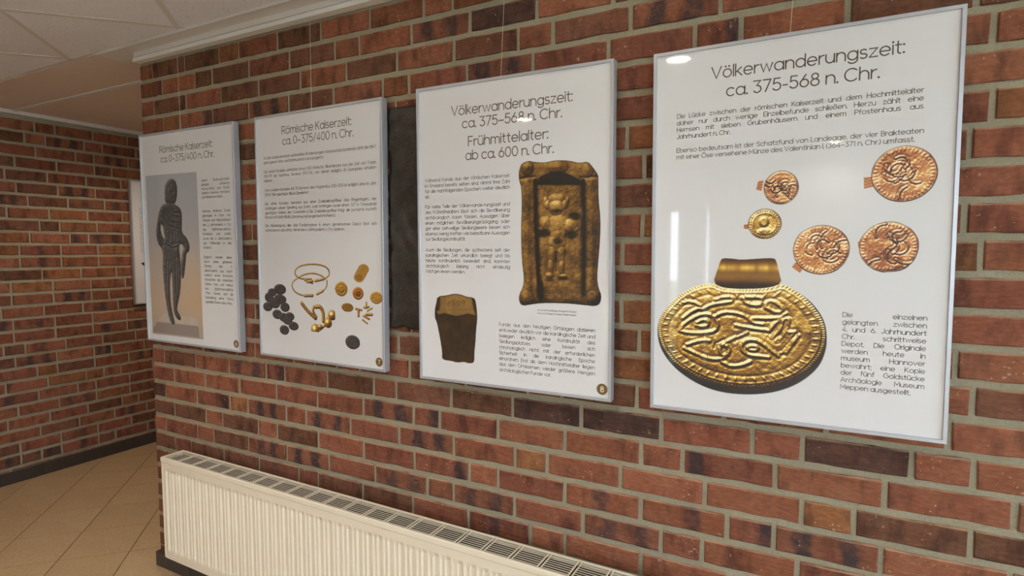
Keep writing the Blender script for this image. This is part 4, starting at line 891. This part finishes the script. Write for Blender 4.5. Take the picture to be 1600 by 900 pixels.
# panel 6
c, o = frame_vectors(PQ[0]); t, ps, loc = panel('display_panel', 'framed poster 6 with dark statue photograph, hanging nearest the wall end', c, o, '6', (315, -2.485), 8)
text_block('heading', ['Römische Kaiserzeit:', 'ca. 0–375/400 n. Chr.'], [160, 165], [533, 543], [91, 134], 0, HS, loc, ps, M['ink'], .052, 'c')
art_statue(loc, ps)
B1 = [['Neben Siedlungsfunden', 'belegen zahlreiche', 'Münzschätze und Einzel-', 'objekte intensive Kontakte', 'zum Römischen Reich.'],
      ['Mehrere römische Funde', 'gelangten in Form von', 'Münzen und Münzschätzen', 'des 2. Jahrhunderts n. Chr.', 'aus Spätrömerzeitliche,', 'Emsbüren und Lindloh', 'sowie des 4. Jahrhunderts', 'aus Wildbergen in das', 'Emsland.'],
      ['Ergänzt werden diese', 'durch einen goldenen', 'Ohrring des 4.', 'Jahrhunderts aus noch-', 'meidort sowie bronzene', 'Statuetten der römischen', 'Götter Mars und Merkur', 'aus Spätrömerzeitliche', 'Töte, Tunxen und die', 'Darstellung eines Satyrs', 'aus Klein Ficken nahe Ahles.']]
for lines, v0 in zip(B1, (234, 366, 564)): text_block('paragraph', lines, 451, 637, v0, 19.6 if v0 > 300 else 18, 10.1, loc, ps, M['ink2'], .060)

# panel 7
c, o = frame_vectors(PQ[1]); t, ps, loc = panel('display_panel', 'framed poster 7 with gold rings, brooch and dark coins', c, o, '7', (323, -1.686), 5.5)
text_block('heading', ['Römische Kaiserzeit:', 'ca. 0–375/400 n. Chr.'], [161, 163], [526, 535], [79, 120], 0, HS, loc, ps, M['ink'], .052, 'c')
B2 = [(169, ['Zu den bedeutendsten spätantiken Entdeckungen Nordwestdeutschlands zählt der 1847', 'geborgene Münz- und Schmuckhort von Lengerich.']),
      (223, ['Der erste Komplex umfasste etwa 1.100 römische Silberdenare aus der Zeit von Traian', '(98–117) bis Septimius Severus (193–211), von denen lediglich 18 Exemplare erhalten', 'blieben.']),
      (296, ['Vom zweiten Komplex mit 70 Denaren des Magnentius (350–353) ist lediglich eine im Jahr', '350 in Trier geprägte Siliqua überliefert.']),
      (350, ['Der dritte Komplex bestand aus einer Zwiebelknopffibel, drei Fingerringen, vier', 'Anhängern, einem Spiralring aus Draht, zwei Armringen sowie einem 327 in Thessaloniki', 'geprägten Solidus des Constantin II. Die Zwiebelknopffibel trägt die punzierte Inschrift', 'ROMANVS FAKIX REMIS („Romanus hat es gemacht in Reims“).']),
      (437, ['Die Niederlegung aller drei Fundkomplexe in einem gemeinsamen Depot lässt sich', 'spätestens in das dritte Viertel des 4. Jahrhunderts n. Chr. datieren.'])]
for v0, lines in B2: text_block('paragraph', lines, 51, 642, v0, 18, 10.1, loc, ps, M['ink2'], .060)
art_hoard(loc, ps)

# panel 8
c, o = frame_vectors(PQ[2]); t, ps, loc = panel('display_panel', 'framed poster 8 with golden niche relief, third from the left', c, o, '8', (315, -.863), 3)
text_block('heading', ['Völkerwanderungszeit:', 'ca. 375–568 n. Chr.'], [138, 178], [548, 516], [99, 141], 0, HS, loc, ps, M['ink'], .052, 'c')
text_block('heading', ['Frühmittelalter:', 'ab ca. 600 n. Chr.'], [200, 190], [472, 490], [198, 241], 0, HS, loc, ps, M['ink'], .052, 'c')
B3 = [(303, ['Während Funde aus der römischen Kaiserzeit', 'im Emsland bereits selten sind, nimmt ihre Zahl', 'für die nachfolgenden Epochen weiter deutlich', 'ab.']),
      (389, ['Für weite Teile der Völkerwande-rungszeit und', 'des Frühmittelalters lässt sich die Bevölkerung', 'archä-ologisch kaum fassen. Aussagen über', 'einen möglichen Bevölkerungsrückgang oder', 'gar eine zeitweilige Siedlungsleere lassen sich', 'ebenso wenig treffen wie belastbare Aussagen', 'zur Siedlungskontinuität.']),
      (530, ['Auch die Siedlungen, die spätestens seit der', 'karolingischen Zeit urkundlich belegt und bis', 'heute kontinuierlich besiedelt sind, konnten', 'archäologisch bislang nicht eindeutig', 'nachgewiesen werden.'])]
for v0, lines in B3: text_block('paragraph', lines, 31, 346, v0, 17.6, 10.1, loc, ps, M['ink2'], .060)
text_block('paragraph', ['Funde aus den heutigen Ortslagen datieren', 'entweder deutlich vor die karolingische Zeit und', 'belegen lediglich eine Kontinuität des', 'Siedlungsplatzes oder lassen sich', 'chronologisch nicht mit der erforderlichen', 'Sicherheit in die karolingische Epoche', 'einordnen. Erst ab dem Hochmittelalter liegen', 'aus den Ortskernen wieder größere Mengen', 'archäologischer Funde vor.'], 308, 623, 762, 18, 10.1, loc, ps, M['ink2'], .060)
text_block('caption', ['Bronzerelief aus Bergen, Amtsgericht Emsland', 'Fotos: Archäologie im Museum Niedersachsen.'], 440, 565, 708, 10, 4.6, loc, ps, M['ink2'], .058)
art_niche(loc, ps); art_block(loc, ps)

# panel 9, cut by the photograph's right edge
c, o = frame_vectors(PQ[3]); t, ps, loc = panel('display_panel', 'largest framed poster with huge golden pendant, rightmost and nearest', c, o, None, (329, -.060))
text_block('heading', ['Völkerwanderungszeit:', 'ca. 375-568 n. Chr.'], [149, 186], [560, 514], [84, 132], 0, HS, loc, ps, M['ink'], .052, 'c')
text_block('paragraph', ['Die Lücke zwischen der römischen Kaiserzeit und dem Hochmittelalter', 'daher nur durch wenige Einzelbefunde schließen. Hierzu zählt eine', 'Hemsen mit sieben Grubenhäusern und einem Pfostenhaus aus', 'Jahrhundert n. Chr.'], 63, 600, 175, 17.6, 11.0, loc, ps, M['ink2'], .060)
text_block('paragraph', ['Ebenso bedeutsam ist der Schatzfund von Landegge, der vier Brakteaten', 'mit einer Öse versehene Münze des Valentinian I. (364–371 n. Chr.) umfasst.'], 63, 603, 264, 17.6, 11.0, loc, ps, M['ink2'], .060)
text_block('paragraph', ['Die einzelnen', 'gelangten zwischen', '4. und 6. Jahrhundert', 'Chr. schrittweise', 'Depot. Die Originale', 'werden heute in', 'museum Hannover', 'bewahrt; eine Kopie', 'der fünf Goldstücke', 'Archäologie Museum', 'Meppen ausgestellt.'], 459, 624, 683, 17.4, 10.8, loc, ps, M['ink2'], .060)
art_pendant(loc, ps)
for q in ART['coins']: art_coin(q, loc, ps)

# poster on the corridor wall
c = (Vector((0, 1, 0)), Vector((0, 0, -1)), Vector((-1, 0, 0)))
t, ps, loc = panel('display_panel', 'framed poster on the corridor brick wall, mostly hidden behind poster 6', c, (XS+.040, .945, FZ-.086), None, None)
for v0, n in ((220, 9), (370, 12)):
    text_block('paragraph', ['Die Siedlungen der Region und', 'ihre Funde aus der älteren Zeit', 'liegen an den Flüssen im Land,']*(n//3) + ['der Ems.'], 62, 250, v0, 15.5, 7.5, loc, ps, M['ink2'], .058)
sp2 = Print(52, 96, 628, 668, 1.2); sp2.put(poly_sd(sp2.U, sp2.V, [(58, 640), (92, 632), (88, 664), (74, 658)]), (36, 30, 28), 1.5); sp2.build('dark_shard_picture', loc, ps)
